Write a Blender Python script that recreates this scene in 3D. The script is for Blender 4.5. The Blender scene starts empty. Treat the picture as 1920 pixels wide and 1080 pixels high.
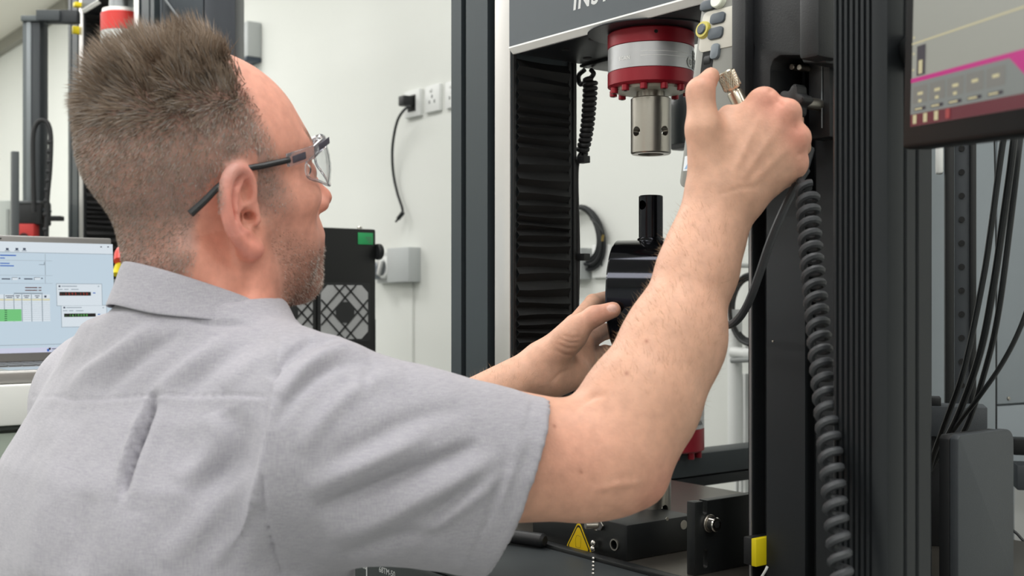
import bpy, bmesh, math, random
import numpy as np
from mathutils import Vector, Matrix, Quaternion
random.seed(4); np.random.seed(4)
SC = bpy.context.scene
COL = SC.collection
PI = math.pi
# ---------------------------------------------------------------- camera
YAW = math.radians(52.7)                    # the room's long wall runs at this angle to the lens
CA, SA = math.cos(YAW), math.sin(YAW)
EYE = 1.48                                  # lens height above the floor
FPX, CX, CY = 2206.0, 960.0, 555.0          # focal length and horizon for the 1920 wide frame
cam_data = bpy.data.cameras.new('camera')
cam = bpy.data.objects.new('camera', cam_data); COL.objects.link(cam)
cam.location = (0, 0, EYE)
cam.rotation_euler = (PI/2, 0, YAW)
cam_data.sensor_width = 36.0
cam_data.lens = FPX*36.0/1920.0
cam_data.shift_y = (CY-540.0)/1920.0
cam_data.clip_start = 0.05
cam_data.dof.use_dof = True
cam_data.dof.focus_distance = 1.36
cam_data.dof.aperture_fstop = 9.0
SC.camera = cam
# ---------------------------------------------------------------- world, lamps, exposure
world = bpy.data.worlds.new('room_air'); SC.world = world
world.use_nodes = True
world.node_tree.nodes['Background'].inputs[0].default_value = (0.9, 0.95, 1.0, 1)
world.node_tree.nodes["Background"].inputs[1].default_value = 0.2
SC.view_settings.view_transform = 'Standard'
SC.view_settings.look = 'None'
SC.view_settings.exposure = 0.0
SC.view_settings.gamma = 1.0
SC.view_settings.use_curve_mapping = False
def ceiling_lamp(x, y, w, h, power, col=(1, 0.99, 0.975), z=3.10):
    ld = bpy.data.lights.new('ceiling_panel_lamp', 'AREA')
    ld.shape = 'RECTANGLE'; ld.size = w; ld.size_y = h; ld.energy = power; ld.color = col
    o = bpy.data.objects.new('ceiling_panel_lamp', ld); COL.objects.link(o)
    o.location = (x, y, z)
    return o
for lx in (-8.1, -6.4, -4.5, -2.6, -0.6, 1.4):
    for ly in (-2.4, -0.8, 0.85):
        ceiling_lamp(lx, ly, 1.2, 0.6, 21 if lx > -8 else 13)  # leftmost, dimmer row is added to brighten the far left wall
# ---------------------------------------------------------------- coordinates
def room(x, y, z):
    """lens frame (right, ahead, up) -> room frame"""
    return Vector((x*CA - y*SA, x*SA + y*CA, z + EYE))
def P(px, py, d):
    return room((px-CX)/FPX*d, d, (CY-py)/FPX*d)
def PY(px, py, Y):
    r = (px-CX)/FPX
    return P(px, py, Y/(SA*r + CA))
def PXp(px, py, X):
    r = (px-CX)/FPX
    return P(px, py, X/(CA*r - SA))
# ---------------------------------------------------------------- materials
def lin(c):
    if isinstance(c, str):
        c = tuple(int(c[i:i+2], 16)/255 for i in (0, 2, 4))
    return tuple((v/12.92 if v <= 0.04045 else ((v+0.055)/1.055)**2.4) for v in c[:3]) + (1.0,)
MATS = {}
def mat(name, col, rough=0.5, metal=0.0, var=0.0, scale=40.0, bump=0.0, bscale=200.0, stretch=None, spec=0.5,
        emit=None, estr=0.0, coat=0.0, trans=0.0, ior=1.45, alpha=1.0):
    if name in MATS: return MATS[name]
    m = bpy.data.materials.new(name); m.use_nodes = True
    nt = m.node_tree; b = nt.nodes['Principled BSDF']
    c = lin(col)
    b.inputs['Base Color'].default_value = c
    b.inputs['Roughness'].default_value = rough
    b.inputs['Metallic'].default_value = metal
    b.inputs['Specular IOR Level'].default_value = spec
    b.inputs['Coat Weight'].default_value = coat
    b.inputs['Transmission Weight'].default_value = trans
    b.inputs['IOR'].default_value = ior
    b.inputs['Alpha'].default_value = alpha
    if emit is not None:
        b.inputs['Emission Color'].default_value = lin(emit); b.inputs['Emission Strength'].default_value = estr
    if var or bump:
        tc = nt.nodes.new('ShaderNodeTexCoord'); mp = nt.nodes.new('ShaderNodeMapping')
        nt.links.new(tc.outputs['Object'], mp.inputs['Vector'])
        if stretch: mp.inputs['Scale'].default_value = stretch
        if var:
            n = nt.nodes.new('ShaderNodeTexNoise'); n.inputs['Scale'].default_value = scale; n.inputs['Detail'].default_value = 5
            nt.links.new(mp.outputs['Vector'], n.inputs['Vector'])
            mx = nt.nodes.new('ShaderNodeMix'); mx.data_type = 'RGBA'
            mx.inputs[6].default_value = tuple(min(1, v*(1-var)) for v in c[:3]) + (1,)
            mx.inputs[7].default_value = tuple(min(1, v*(1+var)) for v in c[:3]) + (1,)
            nt.links.new(n.outputs['Fac'], mx.inputs[0]); nt.links.new(mx.outputs[2], b.inputs['Base Color'])
        if bump:
            n2 = nt.nodes.new('ShaderNodeTexNoise'); n2.inputs['Scale'].default_value = bscale; n2.inputs['Detail'].default_value = 3
            nt.links.new(mp.outputs['Vector'], n2.inputs['Vector'])
            bp = nt.nodes.new('ShaderNodeBump'); bp.inputs['Strength'].default_value = bump; bp.inputs['Distance'].default_value = 0.002
            nt.links.new(n2.outputs['Fac'], bp.inputs['Height']); nt.links.new(bp.outputs['Normal'], b.inputs['Normal'])
    MATS[name] = m
    return m
WALLP = mat('wall_paint', 'e2e4df', 0.75, var=0.02, scale=3, bump=0.08, bscale=90)
CEILP = mat('ceiling_paint', 'e6e3d8', 0.8)
FLOORV = mat('floor_vinyl', '9a9c9a', 0.35, var=0.08, scale=30)
GREYX = mat('dark_grey_anodised', '3c4347', 0.42, 0.35, var=0.05, scale=300, stretch=(1, 1, 0.05))
GREYP = mat('dark_grey_paint', '3d4145', 0.5, var=0.04, scale=60, bump=0.15, bscale=900)
CROSSP = mat('crosshead_paint', '50565b', 0.42, 0.15, var=0.03, scale=80)
BLACKM = mat('black_metal', '17191a', 0.4, var=0.1, scale=50)
BLACKP = mat('black_plastic', '1b1c1e', 0.5)
BLACKS = mat('black_slot', '0b0c0d', 0.7)
RUBBER = mat('black_rubber', '222325', 0.55)
BELLOW = mat('bellows_fabric', '131314', 0.6)
ALU = mat('brushed_aluminium', 'd9d6d4', 0.38, 0.75, var=0.05, scale=120, stretch=(60, 60, 0.6))
WTRIM = mat('pale_trim', 'f7f7f4', 0.35, 0.1)
STEEL = mat('machined_steel', 'a9a49c', 0.3, 0.95, var=0.06, scale=200, stretch=(1, 1, 20))
CHROME = mat('bright_steel', 'd5d2cc', 0.16, 1.0)
REDA = mat('red_anodised', '8f1a28', 0.36, 0.25, var=0.03, scale=100)
REDB = mat('bright_red_paint', 'cf3a34', 0.45)
SILV = mat('silver_band', 'b9babc', 0.35, 0.5)
BLACKST = mat('blackened_steel', '25262a', 0.17, 0.9, var=0.05, scale=30)
BASEP = mat('base_paint', '34393b', 0.5, var=0.04, scale=60, bump=0.15, bscale=800)
PLATE = mat('base_plate_steel', '5d5953', 0.33, 0.7, var=0.07, scale=40)
WPLAST = mat('white_plastic', 'e4e6e4', 0.4)
GPLAST = mat('light_grey_plastic', 'b9bdbd', 0.45)
YELL = mat('yellow_plastic', 'e3cf16', 0.45)
INKW = mat('white_ink', 'd4d6d6', 0.5)
INKB = mat('black_ink', '1a1a1a', 0.5)
# ---------------------------------------------------------------- object helpers
def tag(o, label=None, cat=None, group=None, kind=None):
    if label: o['label'] = label
    if cat: o['category'] = cat
    if group: o['group'] = group
    if kind: o['kind'] = kind
    return o
def thing(name, label, cat, loc=(0, 0, 0), rotz=0.0, group=None, rot=None):
    o = bpy.data.objects.new(name, None); COL.objects.link(o)
    o.empty_display_size = 0.05
    o.location = loc; o.rotation_euler = rot if rot else (0, 0, rotz)
    return tag(o, label, cat, group)
def link(name, me, parent=None, mats=()):
    for m in mats: me.materials.append(m)
    o = bpy.data.objects.new(name, me); COL.objects.link(o)
    if parent is not None: o.parent = parent
    return o
def smooth(me, ang=35):
    me.polygons.foreach_set('use_smooth', [True]*len(me.polygons))
    try: me.set_sharp_from_angle(angle=math.radians(ang))
    except Exception: pass
class MB:
    """collects shapes, each with its own material, and links them as one mesh"""
    def __init__(s): s.bm = bmesh.new(); s.mats = []
    def _mi(s, m):
        if m not in s.mats: s.mats.append(m)
        return s.mats.index(m)
    def _new(s, n0, m):
        s.bm.faces.ensure_lookup_table()
        mi = s._mi(m)
        for f in s.bm.faces[n0:]: f.material_index = mi
    def box(s, lo, hi, m, bevel=0.0015, seg=2, M=None):
        t = bmesh.new()
        bmesh.ops.create_cube(t, size=1)
        sz = [abs(hi[i]-lo[i]) for i in range(3)]; c = [(hi[i]+lo[i])/2 for i in range(3)]
        for v in t.verts: v.co = Vector((v.co.x*sz[0]+c[0], v.co.y*sz[1]+c[1], v.co.z*sz[2]+c[2]))
        if bevel: bmesh.ops.bevel(t, geom=t.edges[:], offset=min(bevel, min(sz)*0.45), segments=seg, profile=0.5, affect='EDGES')
        return s.add(t, m, M)
    def add(s, t, m, M=None):
        if M is not None: bmesh.ops.transform(t, matrix=M, verts=t.verts)
        me = bpy.data.meshes.new('t'); t.to_mesh(me); t.free()
        n0 = len(s.bm.faces); s.bm.from_mesh(me); bpy.data.meshes.remove(me)
        s._new(n0, m); return s
    def cyl(s, p0, p1, r0, m, r1=None, seg=32, bevel=0.0, caps=True):
        p0, p1 = Vector(p0), Vector(p1); d = p1-p0; L = d.length
        r1 = r0 if r1 is None else r1
        prof = [(r0, 0), (r1, L)]
        if bevel: prof = [(r0-bevel, 0), (r0, bevel), (r1, L-bevel), (r1-bevel, L)]
        return s.lathe(prof, m, seg, M=Matrix.Translation(p0) @ d.to_track_quat('Z', 'Y').to_matrix().to_4x4(), caps=caps)
    def lathe(s, prof, m, seg=40, M=None, caps=True):
        """profile of (radius, z) turned around z; caps close both ends"""
        t = bmesh.new(); rings = []
        for r, z in prof:
            rings.append([t.verts.new((max(r, 1e-5)*math.cos(2*PI*i/seg), max(r, 1e-5)*math.sin(2*PI*i/seg), z)) for i in range(seg)])
        for a, b in zip(rings, rings[1:]):
            for i in range(seg):
                t.faces.new((a[i], a[(i+1) % seg], b[(i+1) % seg], b[i]))
        if caps:
            t.faces.new(rings[0][::-1]); t.faces.new(rings[-1])
        return s.add(t, m, M)
    def prism(s, poly, z0, z1, m, M=None, bevel=0.0):
        """polygon of (x, y), counter-clockwise, pulled from z0 to z1"""
        t = bmesh.new()
        a = [t.verts.new((x, y, z0)) for x, y in poly]; b = [t.verts.new((x, y, z1)) for x, y in poly]
        n = len(poly)
        t.faces.new(a[::-1]); t.faces.new(b)
        for i in range(n): t.faces.new((a[i], a[(i+1) % n], b[(i+1) % n], b[i]))
        bmesh.ops.recalc_face_normals(t, faces=t.faces)
        if bevel: bmesh.ops.bevel(t, geom=t.edges[:], offset=bevel, segments=2, profile=0.5, affect='EDGES')
        return s.add(t, m, M)
    def tube(s, pts, r, m, seg=10, closed=False, cap=True):
        pts = [Vector(p) for p in pts]; n = len(pts)
        rr = r if isinstance(r, (list, tuple)) else [r]*n
        t = bmesh.new(); rings = []
        up = Vector((0, 0, 1)); prev = None
        for i, p in enumerate(pts):
            if closed: tg = pts[(i+1) % n]-pts[i-1]
            else: tg = pts[min(i+1, n-1)]-pts[max(i-1, 0)]
            tg.normalize()
            if prev is None:
                ax = up if abs(tg.dot(up)) < 0.9 else Vector((1, 0, 0))
                u = tg.cross(ax).normalized()
            else:
                u = (prev - tg*prev.dot(tg)).normalized()
            prev = u; v = tg.cross(u)
            rings.append([t.verts.new(p + (u*math.cos(2*PI*k/seg) + v*math.sin(2*PI*k/seg))*rr[i]) for k in range(seg)])
        pr = list(zip(rings, rings[1:])) + ([(rings[-1], rings[0])] if closed else [])
        for a, b in pr:
            for k in range(seg): t.faces.new((a[k], a[(k+1) % seg], b[(k+1) % seg], b[k]))
        if cap and not closed:
            t.faces.new(rings[0][::-1]); t.faces.new(rings[-1])
        bmesh.ops.recalc_face_normals(t, faces=t.faces)
        return s.add(t, m)
    def quad(s, pts, m):
        n0 = len(s.bm.faces); s.bm.faces.new([s.bm.verts.new(p) for p in pts]); s._new(n0, m); return s
    def ball(s, c, r, m, seg=16, sc=(1, 1, 1)):
        t = bmesh.new(); bmesh.ops.create_uvsphere(t, u_segments=seg, v_segments=max(6, seg//2), radius=r)
        for v in t.verts: v.co = Vector((v.co.x*sc[0]+c[0], v.co.y*sc[1]+c[1], v.co.z*sc[2]+c[2]))
        return s.add(t, m)
    def build(s, name, parent=None, loc=None, sm=True, ang=35):
        me = bpy.data.meshes.new(name); s.bm.to_mesh(me); s.bm.free()
        for m in s.mats: me.materials.append(m)
        if sm: smooth(me, ang)
        o = bpy.data.objects.new(name, me); COL.objects.link(o)
        if parent is not None: o.parent = parent
        if loc is not None: o.location = loc
        return o
def spline(pts, n=8, closed=False):
    """Catmull-Rom through the points"""
    pts = [Vector(p) for p in pts]; out = []; N = len(pts)
    segs = N if closed else N-1
    for i in range(segs):
        p1, p2 = pts[i], pts[(i+1) % N]
        p0 = pts[i-1] if (i > 0 or closed) else p1*2-p2
        p3 = pts[(i+2) % N] if (i+2 < N or closed) else p2*2-p1
        for k in range(n):
            t = k/n
            out.append(0.5*((2*p1) + (p2-p0)*t + (2*p0-5*p1+4*p2-p3)*t*t + (3*p1-p0-3*p2+p3)*t**3))
    if not closed: out.append(pts[-1])
    return out
def coil(path, R, turns, per=14, R1=None):
    """helix of radius R wound around a path"""
    path = spline(path, 12); L = [0]
    for a, b in zip(path, path[1:]): L.append(L[-1]+(b-a).length)
    tot = L[-1]; out = []; n = int(turns*per); prev = None; j = 0
    for i in range(n+1):
        s = tot*i/n
        while j < len(L)-2 and L[j+1] < s: j += 1
        f = (s-L[j])/max(1e-9, L[j+1]-L[j]); p = path[j].lerp(path[j+1], f)
        tg = (path[j+1]-path[j]).normalized()
        u = (tg.cross(Vector((0.3, 1, 0.1))) if prev is None else prev-tg*prev.dot(tg)).normalized(); prev = u
        v = tg.cross(u); a = 2*PI*i/per
        rr = R if R1 is None else R+(R1-R)*i/n
        out.append(p+(u*math.cos(a)+v*math.sin(a))*rr)
    return out
def boolean(o, cutters, op='DIFFERENCE'):
    """cut real holes, then drop the cutters"""
    for c in cutters:
        md = o.modifiers.new('cut', 'BOOLEAN'); md.object = c; md.operation = op; md.solver = 'EXACT'
    dg = bpy.context.evaluated_depsgraph_get(); dg.update()
    me = bpy.data.meshes.new_from_object(o.evaluated_get(dg))
    old = o.data; o.modifiers.clear(); o.data = me
    for c in cutters:
        cm = c.data; bpy.data.objects.remove(c); bpy.data.meshes.remove(cm)
    bpy.data.meshes.remove(old)
    smooth(me, 35)
    return o
def lettering(txt, size, m, parent, origin, xdir, ydir, name='lettering', shear=0.0, depth=0.0003, spacing=1.0, align='LEFT', bold=0.0):
    cu = bpy.data.curves.new('txt', 'FONT'); cu.body = txt; cu.size = size; cu.shear = shear
    cu.extrude = depth; cu.space_character = spacing; cu.align_x = align; cu.offset = bold; cu.resolution_u = 3
    t = bpy.data.objects.new('txt', cu); COL.objects.link(t)
    dg = bpy.context.evaluated_depsgraph_get(); dg.update()
    me = bpy.data.meshes.new_from_object(t.evaluated_get(dg))
    bpy.data.objects.remove(t); bpy.data.curves.remove(cu)
    x = Vector(xdir).normalized(); y = Vector(ydir).normalized(); z = x.cross(y)
    M = Matrix((x, y, z)).transposed().to_4x4(); M.translation = Vector(origin)
    me.transform(M)
    me.materials.clear(); me.materials.append(m)
    o = bpy.data.objects.new(name, me); COL.objects.link(o)
    if parent is not None: o.parent = parent
    return o
# ================================================================ room shell
WALL_Y = 2.01
def struct(name, lo, hi, m):
    o = MB().box(lo, hi, m, 0).build(name, sm=False); o['kind'] = 'structure'; return o
struct('floor', (-9.2, -4.2, -0.1), (3.2, WALL_Y+0.2, 0), FLOORV)
struct('ceiling', (-9.2, -4.2, 3.12), (3.2, WALL_Y+0.2, 3.22), CEILP)
struct('wall_back', (-9.2, WALL_Y, 0), (3.2, WALL_Y+0.2, 3.12), WALLP)
struct('wall_left', (-9.2, -4.2, 0), (-9.0, WALL_Y, 3.12), WALLP)
struct('wall_right', (3.0, -4.2, 0), (3.2, WALL_Y, 3.12), WALLP)
struct('wall_front', (-9.0, -4.2, 0), (3.0, -4.0, 3.12), WALLP)
struct('baseboard_back', (-9.0, WALL_Y-0.018, 0), (3.0, WALL_Y, 0.1), mat('baseboard_paint', '8d9191', 0.5))
# dark track along the ceiling edge, upper left
struct('trim_1', (-8.6, WALL_Y-0.05, 3.05), (-6.6, WALL_Y, 3.12), mat('ceiling_track', '8c8a80', 0.5))
# shallow white trunking up the wall below the sockets
struct('trim_2', (PY(752, 0, WALL_Y).x, WALL_Y-0.006, 0.1), (PY(776, 0, WALL_Y).x, WALL_Y, PY(760, 530, WALL_Y).z), WALLP)
# ---------------------------------------------------------------- benches
BENCH_Z = 0.95
def bench(x0, x1, y0, y1, label):
    t = thing('workbench', label, 'bench', ((x0+x1)/2, (y0+y1)/2, 0))
    w, d = (x1-x0)/2, (y1-y0)/2
    MB().box((-w, -d, BENCH_Z-0.04), (w, d, BENCH_Z), mat('bench_top', 'c9cbc8', 0.45), 0.004).build('worktop', t)
    for sx in (-1, 1):
        for sy in (-1, 1):
            MB().box((sx*(w-0.08)-0.03, sy*(d-0.08)-0.03, 0), (sx*(w-0.08)+0.03, sy*(d-0.08)+0.03, BENCH_Z-0.04), GREYP, 0.003).build('leg', t)
    MB().box((-w+0.11, -0.03, 0.2), (w-0.11, 0.03, 0.26), GREYP, 0.003).build('rail', t)
    return t
bench(-1.75, -0.635, 0.69, 1.42, 'grey bench carrying the large testing machine in front of the man')
bench(-4.2, -2.22, 0.78, 1.62, 'grey bench under the blurred testing machine behind the man')
# ================================================================ the testing machines
def column_profile(t_list, side):
    """front-slotted extrusion; t runs outward from the inner corner; returns polygon in (x, y)"""
    W, D = 0.143, 0.057
    front = [(0, -D)]
    for a, b, dep in t_list: front += [(a, -D), (a, -D+dep), (b, -D+dep), (b, -D)]
    front += [(W, -D)]
    poly = front + [(W, D), (0, D)]
    out = []
    for t, y in poly:
        p = (side*(0.209+t), y)
        if not out or (abs(out[-1][0]-p[0])+abs(out[-1][1]-p[1])) > 1e-6: out.append(p)
    return out if side > 0 else out[::-1]
def machine(origin, zc, main):
    lab = ('large dark two-column testing machine that the man works at' if main
           else 'blurred two-column testing machine behind the laptop screen')
    T = thing('testing_machine', lab, 'machine', origin)
    zt = 0.23; top = 1.95
    # base with a proud rim and a steel top plate
    MB().box((-0.39, -0.298, 0), (0.39, 0.36, zt-0.004), BASEP, 0.006).build('base', T)
    MB().box((-0.385, -0.116, zt-0.004), (0.385, 0.355, zt), PLATE, 0.001).build('base_plate', T)
    MB().box((-0.388, -0.296, zt-0.004), (0.388, -0.130, zt-0.001), BASEP, 0.001).build('front_ledge', T)
    MB().box((-0.385, -0.131, zt-0.004), (0.385, -0.117, zt+0.004), BLACKM, 0.0015).build('rim_strip', T)
    # columns
    for side in (-1, 1):
        sl = [(0.037, 0.0545, 0.012), (0.106, 0.118, 0.009)] if (side < 0 or not main) else [(0.004, 0.023, 0.02), (0.073, 0.087, 0.015)]
        c = MB().prism(column_profile(sl, side), zt, top, GREYX if (side < 0 or not main) else mat('column_grey', '2b2e31', 0.5, 0.3, var=0.05, scale=200, stretch=(1, 1, 0.1))).build('column', T, ang=20)
        xi = side*0.209
        if side < 0 or not main:
            MB().box((xi+side*0.0015, -0.0585, zt), (xi+side*0.0355, -0.0560, top), ALU, 0.0006).build('front_strip', T)
        else:
            MB().box((xi+side*0.0004, -0.0585, zt), (xi+side*0.0032, -0.0560, top), mat('edge_strip', '9a9898', 0.4, 0.5), 0.0004).build('front_strip', T)
        # rails and bellows on the inner face
        for ya, yb, n in ((-0.056, -0.050, 'rail'), (0.0415, 0.0465, 'rail'), (0.050, 0.056, 'rail')):
            MB().box((min(xi, xi-side*0.003), ya, zt), (max(xi, xi-side*0.003), yb, top), BLACKP, 0.0008).build(n, T)
        t = bmesh.new(); rows = []
        z = zt+0.004; k = 0
        while z < zc-0.003:
            dx = 0.0085 if k % 2 else 0.0008
            j = random.uniform(-0.0012, 0.0012); j2 = random.uniform(-0.0012, 0.0012)
            rows.append([t.verts.new((xi-side*dx, y, z+j+(j2-j)*(y+0.049)/0.09+0.0012*math.sin(y*40+k))) for y in (-0.0495, -0.03, 0.0, 0.03, 0.041)])
            z += 0.0082*(1+0.25*math.sin(k*0.37)); k += 1
        for a, b in zip(rows, rows[1:]):
            for i in range(4): t.faces.new((a[i], a[i+1], b[i+1], b[i]))
        bmesh.ops.recalc_face_normals(t, faces=t.faces)
        bmesh.ops.solidify(t, geom=t.faces[:], thickness=0.0006)
        MB().add(t, BELLOW).build('bellows', T, sm=False)
    # pocket behind the bellows is the column itself; crosshead
    h = 0.21
    prof = [(-0.056, zc), (0.097, zc), (0.097, zc+h), (-0.062, zc+h), (-0.062, zc+0.006)]
    M = Matrix(((0, 0, 1, 0), (1, 0, 0, 0), (0, 1, 0, 0), (0, 0, 0, 1)))
    ch = MB().prism(prof, -0.207, 0.207, CROSSP, M).build('crosshead', T, ang=20)
    MB().box((-0.2, -0.05, zc-0.0012), (0.2, 0.094, zc+0.0005), mat('crosshead_underside', '24262a', 0.4, 0.3), 0.0003).build('underside_plate', T)
    MB().prism([(-0.0564, zc-0.0012), (-0.0535, zc-0.0012), (-0.0615, zc+0.0075), (-0.0635, zc+0.0075), (-0.0635, zc+0.0055)], -0.2065, 0.2065, WTRIM, M).build('edge_trim', T, ang=20)
    MB().cyl((0, 0, zc-0.003), (0, 0, zc-0.0008), 0.078, mat('crosshead_underside', '24262a'), seg=64, bevel=0.0006).build('mounting_disc', T)
    for x, y in ((-0.14, -0.02), (-0.165, 0.04), (-0.07, -0.033), (-0.03, 0.084)):
        MB().cyl((x, y, zc-0.0022), (x, y, zc-0.001), 0.006, BLACKS, seg=16).build('screw', T)
    return T, zt
MX, MY = -1.05, 1.015
mach, ZT = machine((MX, MY, BENCH_Z), 0.326+EYE-BENCH_Z, True)
mach2o = P(157, 24, 3.4)
mach2, _ = machine((mach2o.x+0.209, mach2o.y+0.056, BENCH_Z), mach2o.z-BENCH_Z, False)
zl = lambda py, d: (CY-py)/FPX*d + EYE - BENCH_Z          # picture row at a depth -> height on the bench
# maker's name on the crosshead and type on the base
zc = 0.326+EYE-BENCH_Z
a0 = PY(1074, 19, MY-0.062) - Vector((MX, MY, BENCH_Z))
lettering('INSTRON', 0.030, INKW, mach, (a0.x, -0.0621, a0.z), (1, 0, 0), (0, 0, 1), spacing=1.12, shear=0.12, bold=0.0008)
b0 = PY(711, 1072, MY-0.298) - Vector((MX, MY, BENCH_Z))
lettering('68TM-50', 0.0098, INKW, mach, (b0.x, -0.2982, b0.z), (1, 0, 0), (0, 0, 1), name='type_lettering')
b1 = PY(680, 1062, MY-0.298) - Vector((MX, MY, BENCH_Z))
lettering('68', 0.009, INKW, mach, (b1.x, -0.2982, b1.z-0.002), (1, 0, 0), (0, 0, 1), name='type_lettering')
MB().box((b1.x+0.009, -0.2986, b1.z-0.03), (b1.x+0.0115, -0.2978, b1.z+0.004), INKW, 0).build('white_line', mach)
# ---------------------------------------------------------------- load cells
def load_cell(loc, zs, R, label, red, group=None, adaptor=True, name='load_cell'):
    """zs: heights of top, red/silver, silver/red and bottom below loc"""
    t = thing(name, label, 'load cell', loc, group=group)
    z0, z1, z2, z3 = zs
    MB().lathe([(R-0.002, z1), (R, z1+0.001), (R, z0-0.002), (R-0.002, z0)], red, 72).build('top_ring', t)
    MB().lathe([(R-0.0015, z2-0.0005), (R-0.0004, z2), (R-0.0004, z1), (R-0.0015, z1+0.0005)], SILV, 72).build('band', t)
    MB().lathe([(R-0.004, z3), (R, z3+0.003), (R, z2-0.001), (R-0.002, z2)], red, 72).build('bottom_ring', t)
    return t
LC = (MX, MY, EYE)
lc = load_cell(LC, (0.3225, 0.303, 0.274, 0.2545), 0.0532, 'dark red and silver load cell bolted under the near crosshead', REDA)
MB().lathe([(0.05, 0.3215), (0.05, 0.3245)], BLACKP, 48).build('top_gasket', lc)
MB().lathe([(0.043, 0.2515), (0.044, 0.2545)], mat('cell_face', 'b4b3a6', 0.5, 0.3), 48).build('lower_face', lc)
for i in range(12):
    a = 2*PI*i/12+0.1
    x, y = 0.047*math.cos(a), 0.047*math.sin(a)
    b = MB().cyl((x, y, 0.2475), (x, y, 0.2550), 0.0046, REDA, seg=14, bevel=0.0007)
    b.cyl((x, y, 0.2471), (x, y, 0.2476), 0.0022, BLACKS, seg=6)
    b.build('bolt', lc)
MB().lathe([(0.0175, 0.243), (0.0175, 0.2535)], STEEL, 40).build('neck', lc)
# small printed marks around the silver band, wrapped on its radius
def wrap_text(txt, size, m, parent, R, ang, z, name='lettering', spacing=1.0):
    o = lettering(txt, size, m, None, (0, 0, 0), (1, 0, 0), (0, 1, 0), name=name, spacing=spacing, depth=0.0)
    for v in o.data.vertices:
        a = ang + v.co.x/R
        v.co = Vector((R*math.cos(a), R*math.sin(a), z+v.co.y))
    o.parent = parent
    return o
ca = math.atan2(-CA, SA)      # bearing of the lens from the axis
wrap_text('SCAN', 0.0062, WTRIM, lc, 0.05325, ca-0.92, 0.2835, spacing=1.1)
def on_band(u, w): return (0.0533*math.cos(ca+u), 0.0533*math.sin(ca+u), w)
def band_patch(u0, u1, w0, w1, m, R=0.0534, n=6):
    mb = MB()
    for k in range(n):
        a, b = ca+u0+(u1-u0)*k/n, ca+u0+(u1-u0)*(k+1)/n
        mb.quad([(R*math.cos(a), R*math.sin(a), w0), (R*math.cos(b), R*math.sin(b), w0), (R*math.cos(b), R*math.sin(b), w1), (R*math.cos(a), R*math.sin(a), w1)], m)
    return mb
sk = band_patch(1.13, 1.42, 0.2755, 0.298, mat('sticker_grey', '9b9b9b', 0.5))
for k in range(5):
    for q in range(4): 
        if (k*3+q) % 4: 
            t2 = 1.16+q*0.06
            mbp = band_patch(t2, t2+0.045, 0.278+k*0.004, 0.2805+k*0.004, INKB, 0.0535, 1)
            tmp = mbp.bm; me_ = bpy.data.meshes.new('t'); tmp.to_mesh(me_); tmp.free(); n0 = len(sk.bm.faces); sk.bm.from_mesh(me_); sk._new(n0, INKB)
sk.build('sticker', lc)
dot = MB(); cen = 0.96
ring = [(0.0535*math.cos(ca+cen+0.122*math.cos(a)), 0.0535*math.sin(ca+cen+0.122*math.cos(a)), 0.2822+0.0062*math.sin(a)) for a in [2*PI*i/20 for i in range(20)]]
dot.quad(ring, WPLAST); dot.build('round_sticker', lc)
wrap_text('13', 0.0085, INKB, lc, 0.0537, ca+cen-0.085, 0.2790)
for w in (0.2915, 0.2865):
    band_patch(-0.35, 1.2, w, w+0.0004, WTRIM, 0.05295, 20).build('fine_line', lc)
MB().cyl((0.0533*math.cos(ca+0.0), 0.0533*math.sin(ca), 0.3145), (0.050*math.cos(ca), 0.050*math.sin(ca), 0.3145), 0.0023, BLACKS, seg=14).build('port', lc)
# steel adaptor sleeve with cross holes
def sleeve(name, label, loc, h, r, bore, m, hole_z, hole_r, parent_tag='adaptor'):
    o = MB().lathe([(r-0.0016, 0), (r, 0.0016), (r, h-0.0012), (r-0.0012, h)], m, 56).build(name, None, loc)
    cut = []
    if bore: cut.append(MB().cyl((0, 0, -0.01), (0, 0, h*0.72), bore, m, seg=48).build('c', None, loc))
    for ax in ((1, 0), (0, 1)):
        cut.append(MB().cyl((-ax[0]*0.06, -ax[1]*0.06, hole_z), (ax[0]*0.06, ax[1]*0.06, hole_z), hole_r, m, seg=28).build('c', None, loc))
    boolean(o, cut)
    return tag(o, label, parent_tag)
sleeve('pin_adaptor', 'bright steel sleeve with cross holes under the dark red load cell', (MX, MY, EYE+0.1745), 0.0690, 0.0247, 0.0158, STEEL, 0.0265, 0.0060)
sleeve('pin_adaptor', 'steel sleeve standing on the machine base, seen under the raised elbow', (MX, MY, BENCH_Z+ZT), 0.090, 0.0247, 0.0158, STEEL, 0.040, 0.0058)
# second machine's load cell, standing red rings over the man's head
c2 = P(229, 60, 3.2)
lc2 = load_cell((c2.x, c2.y, EYE), ((CY-27)/FPX*3.2, (CY-62)/FPX*3.2, (CY-93)/FPX*3.2, (CY-125)/FPX*3.2), 0.056,
                'bright red and white load cell above the back of the man\'s hair', REDB)
for ch in lc2.children:
    if ch.name.startswith('band'): ch.data.materials[0] = mat('cell_white_band', 'c9cbc8', 0.4, 0.2)
MB().lathe([(0.052, (CY-27)/FPX*3.2), (0.052, (CY-20)/FPX*3.2)], WTRIM, 40).build('top_disc', lc2)
MB().lathe([(0.034, (CY-21)/FPX*3.2), (0.034, mach2o.z-EYE-0.004)], mat('grey_steel', '8d9092', 0.35, 0.8), 40).build('stem', lc2)
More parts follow.
